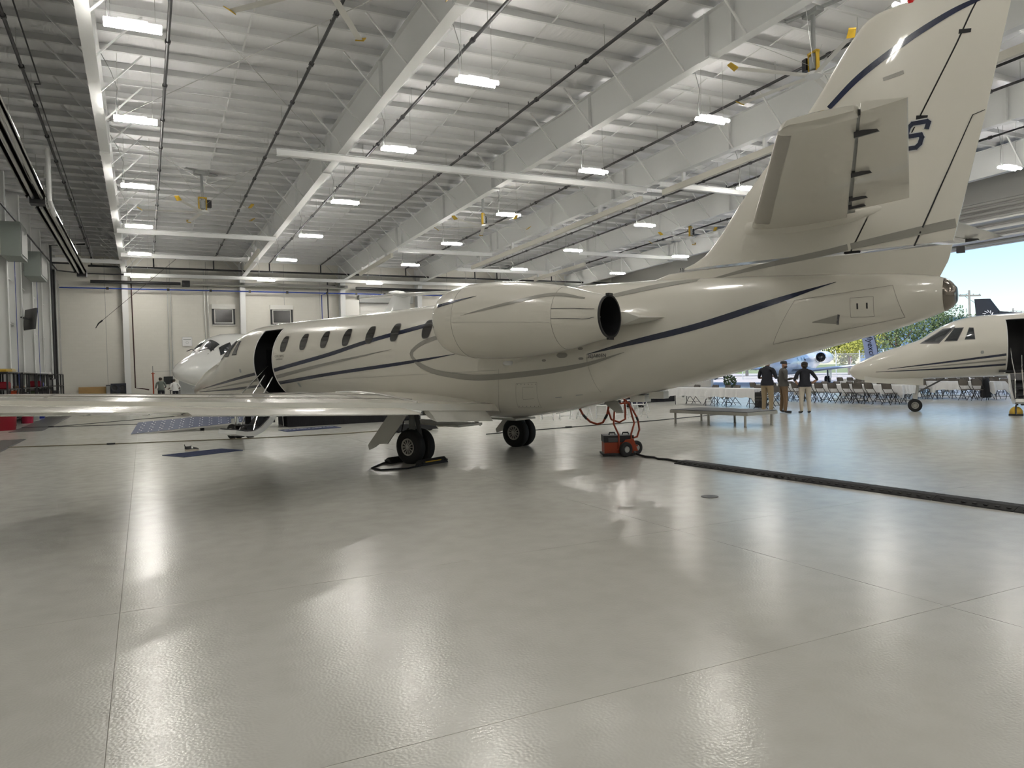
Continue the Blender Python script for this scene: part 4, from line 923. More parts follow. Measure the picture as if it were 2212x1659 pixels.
        MB().prism([(-.55, .70), (1.1, .74), (1.1, .71), (-.55, .66)], yi - .35, yi + .35, 'y').build('inner_gear_door', 'fair', J)
        MB().prism([(.9, .70), (1.05, .72), (.75, .52), (.70, .50)], yi - .03, yi + .03, 'y').build('door_arm', 'fair', J)
    # nose gear
    MB().tube([(8.85, 0, .25), (8.72, 0, 1.15)], .05, 12).build('nose_strut', 'alu', J, 40)
    MB().beam((8.8, 0, .62), (8.0, 0, 1.08), .05, .05).build('drag_brace', 'dgrey', J)
    MB().tube([(8.86, -.12, .22), (8.86, .12, .22)], .03, 10).build('nose_axle', 'alu', J); MB().box((8.86, 0, .5), (.12, .16, .14)).build('steering_collar', 'alu', J)
    for d in (-.1, .1): wheel(J, (8.86, d, .21), .21, .11, .11, 'nose_wheel')
    for s in (-1, 1): MB().prism([(10.34, 1.20), (10.34, .99), (8.62, .86), (8.62, 1.09)], s * .24 - .01, s * .24 + .01, 'y').build('nose_gear_door', 'fair', J)
    # blade antenna under the tail
    MB().prism([(-3.0, 1.10), (-3.3, 1.12), (-3.42, .90), (-3.28, .90)], -.02, .02, 'y').build('drain_mast', 'greystripe', J)
    MB().span((-3.9, -.12, 1.10), (-3.62, .12, 1.22)).build('belly_duct', 'fair', J); MB().span((-4.25, -.1, 1.16), (-3.98, .1, 1.28)).build('belly_duct', 'fair', J)
    return J

jet = build_jet('large white business jet with navy stripes and open airstair in the middle', (6.14, 14.05), math.radians(116))
h2 = math.radians(128); n2 = Vector((math.cos(h2), math.sin(h2), 0)); p2 = Vector((22.75, 15.93, 0)) - n2 * 8.75
build_jet('white business jet nose with open door at the right edge', p2, h2, near=False)

# ------------------------------------------------------------------ other aircraft, simpler bodies
def simple_jet(label, nose, head, stn, mt, fin, wing, engine=None, ttail=None, gear=(), wsh=None, name='parked_jet', finmat=None, group=None):
    """stn rows: distance aft of the nose, top, bottom, half width (metres)"""
    hx, hy = head; a0 = math.atan2(hy, hx); J = thing(name, label, 'airplane', (nose[0], nose[1], 0), a0, group); S_ = np.array(stn, float)
    def sec(d, a, g=1.):
        t_, b_, w_ = (pch(S_[:, 0], S_[:, j], d) for j in (1, 2, 3)); return Vector((-d, w_ * g * math.cos(a), (t_ + b_) / 2 + (t_ - b_) / 2 * g * math.sin(a)))
    D = sorted(set(list(np.linspace(S_[0, 0], S_[3, 0], 14)) + list(np.linspace(S_[3, 0], S_[-1, 0], 40))))
    MB().loft([[sec(d, 2 * PI * k / 40) for k in range(40)] for d in D]).build('fuselage', mt, J, 60)
    def patch(d0, d1, a0_, a1_, nm, mt_, g=1.012, sk=0.):
        R_ = [[sec(d0 + (d1 - d0) * i / 8 + sk * j / 8, math.radians(a0_ + (a1_ - a0_) * j / 8), g) for j in range(9)] for i in range(9)]
        return MB().loft(R_, closed=False, caps=False).build(nm, mt_, J, 60)
    for q in (wsh or []): patch(*q)
    z0, z1, xr0, xr1, xt0, xt1, th = fin   # fin root/tip chord ends (aft distances)
    fo = MB().loft([[(-(f0 + (f1 - f0) * s_), sgn * t_ * af(s_), z) for s_, sgn in [(0, 1), (.15, 1), (.4, 1), (.7, 1), (1, 1), (.7, -1), (.4, -1), (.15, -1)]] for z, f0, f1, t_ in ((z0, xr0, xr1, th), ((z0 + z1) / 2, (xr0 + xt0) / 2, (xr1 + xt1) / 2, th * .8), (z1, xt0, xt1, th * .6))]).build('fin', finmat or mt, J, 40)
    for s in (1, -1):
        yr, xl0, xl1, zr, yt, xq0, xq1, zt_ = wing
        MB().loft([[(-(p[0]), p[1] * s, p[2]) for p in [(-q[0], q[1], q[2]) for q in sect(-xl0 if False else -xl0, -xl1, yr, zr, .3, n=10)]], [(-(p[0]), p[1] * s, p[2]) for p in [(-q[0], q[1], q[2]) for q in sect(-xq0, -xq1, yt, zt_, .12, n=10)]]]).build('wing', mt, J, 40)
        if ttail:
            y2, a, b, z, c, d, zz = ttail
            MB().loft([sect(-a, -b, .02 * s, z, .14, n=10), sect(-c, -d, y2 * s, zz, .08, n=10)]).build('stabiliser', mt, J, 40)
        if engine:
            ex, ey, ez, er, el = engine
            na = MB().lathe([(er * .72, -ex - el * .04), (er * .8, -ex), (er * .95, -ex - el * .08), (er, -ex - el * .3), (er * .95, -ex - el * .6), (er * .6, -ex - el)], 28, (0, ey * s, ez), 'x', caps=False).build('nacelle', mt, J, 50)
            MB().lathe([(er * .69, -ex - el * .05), (er * .74, -ex + .02), (er * .84, -ex - .02)], 28, (0, ey * s, ez), 'x', caps=False).build('inlet_lip', 'chrome', na, 60)
            MB().lathe([(er * .70, -ex - el * .05), (er * .68, -ex - el * .2), (.02, -ex - el * .2)], 24, (0, ey * s, ez), 'x', caps=False).build('inlet_duct', 'black', na, 50)
            for k in range(12):
                a = 2 * PI * k / 12; MB().beam((-ex - el * .17, ey * s + .1 * er * math.cos(a), ez + .1 * er * math.sin(a)), (-ex - el * .18, ey * s + er * .66 * math.cos(a), ez + er * .66 * math.sin(a)), .04, .02, up=(1, 0, 0)).build('fan_blade', 'dgrey', na)
            MB().lathe([(.01, -ex - el * .05), (er * .1, -ex - el * .1), (er * .16, -ex - el * .18)], 14, (0, ey * s, ez), 'x').build('spinner', 'grey', na, 50)
            MB().loft([[(-ex - el * .2, s * ey * .3, ez + .06), (-ex - el * .8, s * ey * .3, ez + .06), (-ex - el * .8, s * ey * .3, ez - .06), (-ex - el * .2, s * ey * .3, ez - .06)], [(-ex - el * .2, s * ey, ez + .06), (-ex - el * .8, s * ey, ez + .06), (-ex - el * .8, s * ey, ez - .06), (-ex - el * .2, s * ey, ez - .06)]]).build('pylon', mt, J)
    for (d, yy, r_, zt2) in gear:
        MB().tube([(-d, yy, r_), (-d, yy, zt2)], .07, 10).build('gear_strut', 'alu', J, 40); wheel(J, (-d, yy - .12, r_), r_, .16, r_ * .5); wheel(J, (-d, yy + .12, r_), r_, .16, r_ * .5)
        MB().span((-d - .3, yy * 1.12 - .01, r_ + .1), (-d + .3, yy * 1.12 + .01, zt2)).build('gear_door', mt, J)
    return J
TJ = simple_jet('white T-tail jet facing the camera behind the striped jet nose', (1.2, 35.1), (-.758, -.657),
    [(0, 2.02, 1.98, .02), (.15, 2.26, 1.76, .27), (.6, 2.55, 1.55, .55), (1.3, 2.88, 1.35, .86), (2.0, 3.45, 1.2, 1.08), (2.6, 3.70, 1.1, 1.2), (4, 3.8, 1.05, 1.28), (12, 3.8, 1.05, 1.28), (15, 3.7, 1.5, 1.1), (18, 3.5, 2.4, .55), (20, 3.2, 2.9, .12)],
    'paint2', (3.3, 6.9, 14.6, 19.0, 18.0, 20.2, .30), (1.0, 8.2, 12.6, .80, 9.3, 12.0, 13.4, .92), (14.2, 1.9, 2.9, .68, 3.6), (3.6, 17.7, 20.0, 6.85, 19.3, 20.5, 6.95), [(4.0, 0, .27, 1.1), (10.6, 1.6, .4, .9), (10.6, -1.6, .4, .9)],
    [(1.38, 1.98, 52, 85, 'windshield', 'ckglass', 1.012, 0), (1.38, 1.98, 95, 128, 'windshield', 'ckglass', 1.012, 0), (1.75, 2.35, 26, 46, 'side_window', 'ckglass', 1.012, .1), (1.75, 2.35, 134, 154, 'side_window', 'ckglass', 1.012, -.1)], name='parked_jet')
MB().loft([[Vector((-17.3 - .9 * s_ * 3.2, .24 * math.sin(PI * min(s_ * 1.0, 1)) * math.cos(a), 6.9 + .24 * math.sin(PI * s_) * math.sin(a) + .02)) for a in (2 * PI * k / 16 for k in range(16))] for s_ in (.02, .15, .35, .6, .8, .98)]).build('tail_bullet', 'paint2', TJ, 50)
MB().tube([(-1.30, .1, 2.92), (-1.45, .45, 3.03), (-1.5, .8, 2.95)], .02, 5).build('wiper', 'black', TJ); MB().tube([(-1.30, -.1, 2.92), (-1.45, -.45, 3.03), (-1.5, -.8, 2.95)], .02, 5).build('wiper', 'black', TJ)
OJ = simple_jet('small pale jet parked outside the open hangar doorway', (41.8, 41.1), (-.90, -.424),
    [(0, 1.32, 1.28, .02), (.2, 1.55, 1.08, .22), (.8, 1.8, .88, .45), (1.8, 2.05, .78, .68), (2.6, 2.42, .76, .8), (3.4, 2.52, .76, .84), (8, 2.55, .78, .84), (10.5, 2.45, 1.2, .6), (12.6, 2.3, 1.8, .3), (13.2, 2.2, 1.95, .1)],
    'bluejet', (2.3, 5.0, 10.0, 13.0, 12.2, 13.8, .22), (.7, 5.9, 9.2, 1.02, 7.6, 7.4, 8.9, 1.62), (8.3, 1.3, 2.08, .52, 2.6), (3.2, 11.8, 13.4, 4.9, 12.6, 13.7, 4.95), [(2.6, 0, .22, .9), (8.0, 1.9, .28, 1.1), (8.0, -1.9, .28, 1.1)],
    [(2.0, 2.55, 50, 84, 'windshield', 'ckglass', 1.012, 0), (2.0, 2.55, 96, 130, 'windshield', 'ckglass', 1.012, 0), (3.7, 4.4, -30, 42, 'cabin_door', 'paint2', 1.01, 0), (3.9, 4.15, 12, 30, 'cabin_window', 'ckglass', 1.016, 0), (4.9, 5.2, 12, 30, 'cabin_window', 'ckglass', 1.012, 0), (5.6, 5.9, 12, 30, 'cabin_window', 'ckglass', 1.012, 0),
     (2.9, 5.6, -34, -30, 'stripe', 'navy', 1.02, .1), (2.9, 5.6, -42, -38, 'stripe', 'navy', 1.02, .1)], name='parked_jet')
BJ = simple_jet('black swept tail fin with white swirl emblem rising behind right jet', (68.4, 33.4), (.896, -.444),
    [(0, 2.0, 1.96, .02), (.3, 2.4, 1.6, .4), (1.2, 2.9, 1.3, .8), (2.4, 3.2, 1.15, 1.1), (4, 3.3, 1.1, 1.15), (9, 3.3, 1.1, 1.15), (11, 3.2, 1.6, .8), (12.4, 3.0, 2.3, .2)],
    'bluejet', (3.0, 6.45, 5.0, 8.6, 7.6, 8.9, .25), (.9, 4.0, 7.0, 1.2, 7.5, 6.0, 7.2, 1.5), None, None, [(2.0, 0, .25, 1.1), (6, 1.6, .35, 1.2), (6, -1.6, .35, 1.2)], None, name='parked_jet', finmat='black')
for k in range(10):
    a = -.35 + 2 * PI * k / 12
    c = Vector((-7.9, -.17, 5.05)); p0 = c + Vector((.28 * math.cos(a), 0, .28 * math.sin(a))); p1 = c + Vector((.48 * math.cos(a + .45), 0, .48 * math.sin(a + .45)))
    MB().beam(p0, p1, .035, .05, up=(0, 1, 0)).build('swirl_mark', 'sign', BJ)
MB().loft([[(-5.2, .1, 5.05), (-5.2, -.1, 5.05), (-5.2, -.1, 5.2), (-5.2, .1, 5.2)], [(-7.0, .1, 5.05), (-7.0, -.1, 5.05), (-7.0, -.1, 5.45), (-7.0, .1, 5.45)]]).build('dorsal_fillet', 'black', BJ)

# ------------------------------------------------------------------ wheel chocks, ground power cart, cable ramp
def jl(x, y, z=0):   # main jet local -> world
    c, s = math.cos(math.radians(116)), math.sin(math.radians(116)); return (6.14 + c * x - s * y, 14.05 + s * x + c * y, z)
CH = [(.62, 1.60, 'black rubber chock ahead of the near main wheels'), (-.22, 1.60, 'black rubber chock with yellow strip behind the near main wheels')]
for (x, y, lb) in CH:
    t = thing('wheel_chock', lb, 'chock', jl(x, y), math.radians(116)); MB().prism([(-.1, 0), (.1, 0), (.06, .07), (.0, .11), (-.06, .07)], -.34, .34, 'y').build('block', 'black', t)
    for s in (-1, 1): MB().box((0, s * .3, .055), (.2, .06, .02)).build('end_cap', 'rubber', t)
    if x < 0: MB().box((-.075, .05, .06), (.012, .42, .035), Matrix.Rotation(-.9, 3, 'Y')).build('yellow_strip', 'yellow', t)
t = thing('chock_rope', 'thin dark rope looped on floor by the near chocks', 'rope'); P = [jl(-.28, 1.9, .015), jl(-.34, 2.35, .012), jl(-.05, 2.72, .012), jl(.3, 2.62, .012), jl(.6, 2.1, .015), jl(.66, 1.9, .03)]
MB().tube(P, .018, 6).build('rope', 'drape', t, 50); MB().ball(P[-1], .03, 8, 5).build('knot', 'drape', t)
gp = thing('power_cart', 'small orange ground power cart under the jet tail', 'cart', (8.28, 12.10, 0), math.radians(-26.5))
MB().span((-.30, -.2, .05), (.26, .22, .36)).build('body', 'orange', gp); MB().span((-.31, -.21, .27), (.27, .23, .40)).build('lid', 'black', gp); MB().span((-.34, -.24, .02), (.30, .26, .06)).build('skid', 'black', gp)
for x in (-.12, .14): MB().tube([(x - .06, 0, .40), (x - .05, 0, .44), (x + .05, 0, .44), (x + .06, 0, .40)], .015, 6).build('lid_handle', 'black', gp)
for (x, y) in ((.10, -.30), (.34, -.02)):
    w_ = wheel(gp, (x, y, .14), .14, .08, .06); w_.rotation_euler = (0, 0, .5)
for x, p in ((-.02, [(-.02, -.24, .12), (-.02, -.2, .42), (-.10, -.12, .62), (-.08, -.08, .80), (-.06, -.06, 1.0)]), (.20, [(.22, -.24, .12), (.22, -.2, .42), (.30, -.12, .62), (.26, -.08, .80), (.22, -.06, 1.02)])):
    MB().tube(p, .018, 8).build('push_handle', 'orange', gp, 50)
MB().tube([(-.06, -.06, 1.0), (.22, -.06, 1.02)], .018, 8).build('handle_bar', 'orange', gp); MB().beam((-.02, -.25, .2), (.34, -.2, .2), .04, .03).build('cross_plate', 'orange', gp); MB().prism([(-.06, .12), (.34, .1), (.26, .34), (.1, .32)], -.25, -.22, 'y').build('wheel_guard', 'orange', gp)
MB().span((-.22, -.212, .28), (-.02, -.205, .36)).build('control_panel', 'dgrey', gp)
t = thing('power_hose', 'orange power hose looping from the cart to the jet belly', 'hose')
MB().tube([(7.78, 12.73, .95), (7.86, 12.70, .78), (7.98, 12.63, .64), (8.10, 12.56, .59), (8.20, 12.51, .62), (8.28, 12.47, .78), (8.33, 12.46, 1.0), (8.37, 12.46, 1.10)], .022, 8).build('hose', 'hose', t, 60)
MB().tube([(7.86, 12.70, .785), (7.92, 12.665, .70)], .026, 8).build('sleeve', 'black', t); MB().tube([(8.235, 12.49, .69), (8.28, 12.47, .78)], .026, 8).build('sleeve', 'black', t)
t = thing('power_hose', 'orange hose hanging from the belly to the right of cart', 'hose')
MB().tube([(8.30, 12.46, .86), (8.33, 12.4, .68), (8.45, 12.3, .62), (8.58, 12.28, .68), (8.60, 12.3, .9), (8.58, 12.3, 1.08), (8.62, 12.3, 1.05), (8.74, 12.24, .86), (8.83, 12.2, .66), (8.85, 12.19, .46), (8.80, 12.2, .32), (8.66, 12.22, .29), (8.55, 12.2, .29)], .02, 8).build('hose', 'hose', t, 60)
MB().tube([(8.80, 12.21, .72), (8.83, 12.2, .64)], .024, 8).build('sleeve', 'black', t)
t = thing('power_cable', 'thick black cable snaking from cart to cable ramp', 'cable'); MB().tube([(8.46, 11.88, .05), (8.5, 11.7, .02), (8.44, 11.45, .02), (8.50, 11.25, .02), (8.42, 11.05, .02), (8.5, 10.85, .02), (8.46, 10.62, .02), (8.48, 10.38, .03)], .02, 8).build('cable', 'black', t, 60); MB().box((8.46, 11.92, .05), (.1, .12, .09)).build('plug', 'dgrey', t)
t = thing('cable_ramp', 'long black rubber cable ramp across the floor at right', 'ramp', (8.48, 10.42, 0), .052)
for k in range(8):
    y1 = -.92 * k; q = MB().prism([(-.20, 0), (-.19, .012), (-.08, .05), (.08, .05), (.19, .012), (.20, 0)], y1 - .91, y1, 'y').build('section', 'rubber', t)
    for j in range(7):
        for s in (-1, 1): MB().span((s * .135 - .03, y1 - .1 - j * .125 - .02, .026), (s * .135 + .03, y1 - .1 - j * .125 + .02, .036)).build('tread', 'rubber', q)
tag(MB().lathe([(.001, .001), (.11, .001), (.11, .006), (.09, .008), (.001, .008)], 24).build('floor_drain', 'dgrey', None), 'small round dark floor cap right of the cable cart', 'drain').location = (6.56, 7.53, 0)

# ------------------------------------------------------------------ low stage platform
def bil(P, u, v): return P[0] * (1 - u) * (1 - v) + P[1] * u * (1 - v) + P[2] * u * v + P[3] * (1 - u) * v
PQ = [Vector((14.10, 17.86, 0)), Vector((14.48, 15.06, 0)), Vector((15.76, 15.24, 0)), Vector((15.38, 18.04, 0))]
t = thing('stage_platform', 'low grey-legged stage platform standing empty on the floor', 'platform')
b = MB(); b.add([(p.x, p.y, z) for z in (.31, .40) for p in PQ], [(0, 1, 2, 3), (4, 5, 6, 7), (0, 1, 5, 4), (1, 2, 6, 5), (2, 3, 7, 6), (3, 0, 4, 7)]); b.build('frame', 'decktrim', t)
c0 = sum(PQ, Vector()) / 4; b = MB(); b.add([(c0.x + (p.x - c0.x) * .985, c0.y + (p.y - c0.y) * .985, z) for z in (.395, .415) for p in PQ], [(0, 1, 2, 3), (4, 5, 6, 7), (0, 1, 5, 4), (1, 2, 6, 5), (2, 3, 7, 6), (3, 0, 4, 7)]); b.build('deck', 'deck', t)
for u in (.05, .5, .95):
    for v in (.06, .94):
        p = bil(PQ, u, v); MB().lathe([(.04, 0), (.045, .01), (.035, .02), (.035, .31)], 12, p).build('leg', 'decktrim', t, 40)

# ------------------------------------------------------------------ tables, cloths, folding chairs
def make_chair(mt1, mt2, nm='folding_chair'):
    t = thing(nm, 'chair', 'chair')
    b = MB(); R = []
    for z, g in ((.425, .92), (.435, 1), (.445, 1), (.452, .94)): R.append([(sx * .19 * g, sy * .19 * g + .02, z) for sx, sy in ((-1, -.8), (-.8, -1), (.8, -1), (1, -.8), (1, .8), (.8, 1), (-.8, 1), (-1, .8))])
    b.loft(R); b.build('seat', mt1, t, 40)
    b = MB(); R = []
    for z, wd in ((.60, .155), (.63, .195), (.74, .20), (.80, .185), (.84, .12)):
        yb = -.20 - (z - .6) * .22
        R.append([(wd * u, yb - .025 * (1 - u * u) + dy, z) for u, dy in ((-1, 0), (-.5, 0), (0, 0), (.5, 0), (1, 0), (1, .02), (.5, .02), (0, .02), (-.5, .02), (-1, .02))])
    b.loft(R); b.build('backrest', mt1, t, 40)
    for s in (-1, 1):
        MB().tube([(s * .15, -.265, .845), (s * .195, -.25, .80), (s * .20, -.2, .62), (s * .205, 0, .38), (s * .21, .26, 0)], .012, 6).build('leg', mt2, t, 50)
        MB().tube([(s * .18, .10, .43), (s * .185, -.28, 0)], .012, 6).build('leg', mt2, t, 50)
    MB().tube([(-.2, .18, .12), (.2, .18, .12)], .009, 6).build('stretcher', mt2, t); MB().tube([(-.18, -.2, .10), (.18, -.2, .10)], .009, 6).build('stretcher', mt2, t)
    return t
def make_table():
    t = thing('folding_table', 'table', 'table')
    MB().span((-.38, -1.22, .70), (.38, 1.22, .735)).build('tabletop', 'sign', t)
    for s in (-1, 1):
        for q in (-1, 1): MB().tube([(q * .30, s * .95, .70), (q * .30, s * .92, .45), (q * .33, s * .92, .40), (q * .33, s * .92, 0)], .014, 6).build('leg', 'tleg', t, 50)
        MB().tube([(-.30, s * .92, .46), (.30, s * .92, .46)], .011, 6).build('leg_bar', 'tleg', t); MB().tube([(0, s * .92, .46), (0, s * .4, .69)], .009, 6).build('leg_brace', 'tleg', t)
    return t
def make_cloth(seed):
    rnd = random.Random(seed); b = MB(); ring = []
    N = []
    for k in range(20): N.append((-.40 + .80 * k / 20, -1.24, 0))
    for k in range(40): N.append((.40, -1.24 + 2.48 * k / 40, 1))
    for k in range(20): N.append((.40 - .80 * k / 20, 1.24, 0))
    for k in range(40): N.append((-.40, 1.24 - 2.48 * k / 40, 1))
    R = []
    for z, sp in ((.742, -.02), (.738, 0), (.70, .012), (.55, .035), (.40, .06)):
        r_ = []
        for k, (x, y, lng) in enumerate(N):
            wv = .028 * math.sin(k * 1.3 + seed) * (sp / .06) + .012 * math.sin(k * 2.9); cx = 1 if abs(abs(x) - .4) < .05 and abs(abs(y) - 1.24) < .09 else 0
            g = sp + (wv if z < .71 else 0) + cx * .05 * (sp > .02)
            nx = math.copysign(1, x) if lng or cx else 0; ny = math.copysign(1, y) if (not lng) or cx else 0
            r_.append((x + nx * g, y + ny * g, z - (cx * .13 + .015 * math.sin(k * .7)) * (z < .41)))
        R.append(r_)
    b.loft(R, caps=False); b.f.append(tuple(range(len(N)))[::-1]); b.mi.append(0)
    return b
tab0 = make_table(); ch0 = make_chair('chair', 'chairleg'); tfirst = [True]; cfirst = [True]; clm = [None]
ROWS = [(21.35, [25.25, 22.75], 'front row', .06), (26.3, [25.1, 22.6, 20.1], 'second row', .03), (30.6, [24.2, 21.7, 19.2], 'third row', 0.), (35., [27.5, 25., 22.5, 20., 17.5], 'back row', 0.)]
nchair = 0
for ri, (rx, tys, rn, rot) in enumerate(ROWS):
    cnt = 0
    for ti, ty in enumerate(tys):
        tt = tab0 if tfirst[0] else copy_tree(tab0); tfirst[0] = False
        tt.location = (rx + (ty - tys[0]) * .0, ty, 0); tt.rotation_euler = (0, 0, rot)
        tt['label'] = 'folding table under white cloth, %s from the far end of the %s' % (ORD[ti], rn); tt['group'] = 'folding banquet tables'
        co = make_cloth(ri * 5 + ti).build('tablecloth', 'cloth', None, 50); co.location = tt.location; co.rotation_euler = (0, 0, rot)
        tag(co, 'white cloth draped over the %s table of the %s' % (ORD[ti], rn), 'tablecloth', 'white tablecloths')
        for s in (-1, 1):
            if ri == 0 and s < 0: continue
            for k in range(4):
                if random.random() < .08: continue
                cc = ch0 if cfirst[0] else copy_tree(ch0); cfirst[0] = False
                yy = ty - .93 + .62 * k + random.uniform(-.06, .06)
                cc.location = (rx + s * (.62 + random.uniform(-.05, .12)), yy, 0); cc.rotation_euler = (0, 0, (PI / 2 if s > 0 else -PI / 2) + random.uniform(-.16, .16))
                cc['label'] = 'taupe metal folding chair, %s seat on the %s side of the %s table, %s' % (ORD[k], 'doorway' if s > 0 else 'camera', ORD[ti], rn); cc['group'] = 'taupe folding chairs at the white tables'
    if ri == 0:
        for k, (dx, dy, rz) in enumerate(((.1, -1.75, .0), (-.35, -1.7, .4))):
            cc = copy_tree(ch0); cc.location = (rx + dx, tys[-1] + dy, 0); cc.rotation_euler = (0, 0, rz); cc['label'] = 'taupe folding chair at the near end of front row table, %s' % ('turned askew' if k else 'squared to it'); cc['group'] = 'taupe folding chairs at the white tables'
wch = make_chair('whitechair', 'whitechair', 'white_folding_chair'); wcp = [(12.2 + .55 * k, 22.0 - .28 * k) for k in range(6)] + [(15.9 + .5 * k, 23.6 - .25 * k) for k in range(3)]
for k, (x, y) in enumerate(wcp):
    c = wch if k == 0 else copy_tree(wch); c.location = (x, y, 0); c.rotation_euler = (0, 0, 2.6 + .15 * (k % 3)); c['label'] = 'white folding chair seen under the jet belly, %s from the left' % ORD[k]; c['group'] = 'white folding chairs beyond the belly'
t = thing('jacket', 'black jacket hanging over a folding chair below the right jet', 'jacket', (30.1, 18.2, 0), .3)
b = MB(); R = []
for z, w_, d_ in ((.90, .16, .03), (.87, .24, .09), (.6, .28, .13), (.3, .33, .16), (.14, .35, .17)):
    R.append([((w_ + .02 * math.sin(k * 1.9 + z * 9)) * math.cos(a), (d_ + .02 * math.sin(k * 2.3)) * math.sin(a), z + .03 * math.sin(k * 1.1)) for k, a in enumerate(2 * PI * k / 20 for k in range(20))])
b.loft(R); b.build('body', 'drape', t, 60); MB().tube([(.24, .0, .84), (.33, .05, .55), (.36, .08, .25)], [.07, .07, .06], 8).build('sleeve', 'drape', t, 60)
t = thing('speaker_case', 'tall black case standing behind the man in black', 'case', (21.1, 21.22, 0), .4); MB().span((-.2, -.16, .03), (.2, .16, .62)).build('body', 'black', t); MB().span((-.05, -.02, .62), (.05, .02, .66)).build('handle', 'dgrey', t)
for s in (-1, 1): MB().box((s * .19, 0, .33), (.03, .34, .04)).build('edge_strip', 'dgrey', t)
for s in (-1, 1): MB().lathe([(.03, -.02), (.03, .02)], 10, (s * .15, -.1, .03), 'x').build('caster', 'rubber', t)
t = thing('draped_stage', 'low stage with black drape beyond the belly antennas', 'stage', (20.6, 29.6, 0)); MB().span((-2.3, -.9, .44), (2.3, .9, .49)).build('deck', 'dgrey', t)
def skirt(x0, x1, y0, y1, z1, nm, parent):
    P = []; q = [(x0 + (x1 - x0) * k / 40, y0) for k in range(40)] + [(x1, y0 + (y1 - y0) * k / 16) for k in range(16)] + [(x1 - (x1 - x0) * k / 40, y1) for k in range(40)] + [(x0, y1 - (y1 - y0) * k / 16) for k in range(16)]
    for z in (0.005, z1): P.append([(x + .025 * math.sin(k * 2.1), y + .025 * math.cos(k * 2.1), z) for k, (x, y) in enumerate(q)])
    return MB().loft(P, caps=False).build(nm, 'drape', parent, 60)
skirt(-2.32, 2.32, -.92, .92, .47, 'skirt', t)
t = thing('equipment_dolly', 'small dark dolly with four black wheels under the tail', 'dolly', (18.6, 25.9, 0), -.3); MB().span((-.4, -.25, .16), (.4, .25, .34)).build('tray', mat('dolly_navy', (.01, .012, .04), .5), t)
for sx in (-1, 1):
    for sy in (-1, 1): wheel(t, (sx * .3, sy * .22, .1), .1, .07, .04)
# black stage and steps behind the airstair
t = thing('black_stage', 'black draped stage beyond the airstair under the wing', 'stage', (6.6, 26.6, 0)); MB().span((-2.3, -1.0, .55), (2.3, 1.0, .6)).build('deck', 'black', t); skirt(-2.32, 2.32, -1.02, 1.02, .58, 'skirt', t)
t = thing('stage_steps', 'black stage steps with thin silver handrails behind airstair', 'steps', (3.75, 26.2, 0))
for k in range(3): MB().span((-.45 + .3 * k, -.45, .18 * k), (-.15 + .3 * k, .45, .18 * k + .18)).build('step', 'black', t)
for s in (-1, 1): MB().tube([(-.5, s * .45, .02), (-.45, s * .45, .75), (.35, s * .45, 1.15), (.42, s * .45, .02)], .016, 6).build('handrail', 'alu', t, 50)
# navy carpets and the banner panel
def quad_mat(name, P, z, mt_, lb, cat, th=.012):
    c = sum((Vector(p) for p in P), Vector((0, 0))) / 4; t = thing(name, lb, cat, (c.x, c.y, 0)); b = MB(); b.add([(p[0] - c.x, p[1] - c.y, zz) for zz in (0, th) for p in P], [(0, 1, 2, 3), (4, 5, 6, 7), (0, 1, 5, 4), (1, 2, 6, 5), (2, 3, 7, 6), (3, 0, 4, 7)]); b.build('carpet', mt_, t)
    b = MB()
    for i in range(4): b.beam((P[i][0] - c.x, P[i][1] - c.y, th / 2), (P[(i + 1) % 4][0] - c.x, P[(i + 1) % 4][1] - c.y, th / 2), .03, th + .004)
    b.build('binding', 'banner', t); return t
quad_mat('welcome_mat', [(.34, 18.49), (.75, 17.72), (2.03, 18.42), (1.63, 19.15)], 0, 'bluemat', 'plain navy carpet mat lying on floor beside the shoe', 'mat')
wm = quad_mat('welcome_mat', [(3.8, 24.45), (3.9, 23.55), (5.66, 23.95), (5.62, 24.95)], 0, 'bluemat', 'navy mat with white lettering in front of black stage', 'mat')
b = MB()
for k in range(13): b.box((-.75 + .125 * k, -.02 + .03 * k, .0135), (.085 if k % 4 else .12, .07, .002), Matrix.Rotation(.23, 3, 'Z'))
tag(b.build('lettering', 'sign', wm), kind='stuff')
bp = thing('banner_panel', 'navy display panel with rows of small white logos lying tilted', 'banner'); BQ = [Vector((-.40, 26.3, .02)), Vector((3.7, 26.3, .27)), Vector((3.9, 28.7, .47)), Vector((-.20, 28.7, .25))]
b = MB(); b.add([(p.x, p.y, p.z + d) for d in (-.03, 0) for p in BQ], [(0, 1, 2, 3), (4, 5, 6, 7), (0, 1, 5, 4), (1, 2, 6, 5), (2, 3, 7, 6), (3, 0, 4, 7)]); b.build('panel', 'banner', bp)
b = MB(); b.beam(BQ[0] - Vector((0, .01, .03)), BQ[1] - Vector((0, .01, .03)), .03, .05); b.beam(BQ[1] - Vector((0, 0, .03)), BQ[2] - Vector((0, 0, .03)), .03, .05); b.build('frame', 'alu', bp)
b = MB()
for i in range(13):
    for j in range(9):
        u = (i + .6 + (.25 if j % 2 else 0)) / 13.6; v = (j + .5) / 9; p = bil(BQ, u, v) + Vector((0, 0, .003)); e = .022
        b.add([p + Vector((-e, -e * 1.6, -.001)), p + Vector((e, -e * 1.6, -.001)), p + Vector((e * .3, e * 1.6, .012)), p + Vector((-e * .3, e * 1.6, .012))], [(0, 1, 2, 3)])
tag(b.build('logo_print', 'sign', bp), kind='stuff')
for (u, v) in ((.85, .1), (.9, .9), (.2, .85), (.5, .5)):
    p = bil(BQ, u, v); MB().span((p.x - .06, p.y - .06, 0), (p.x + .06, p.y + .06, max(p.z - .03, .03))).build('support_block', 'dgrey', bp)
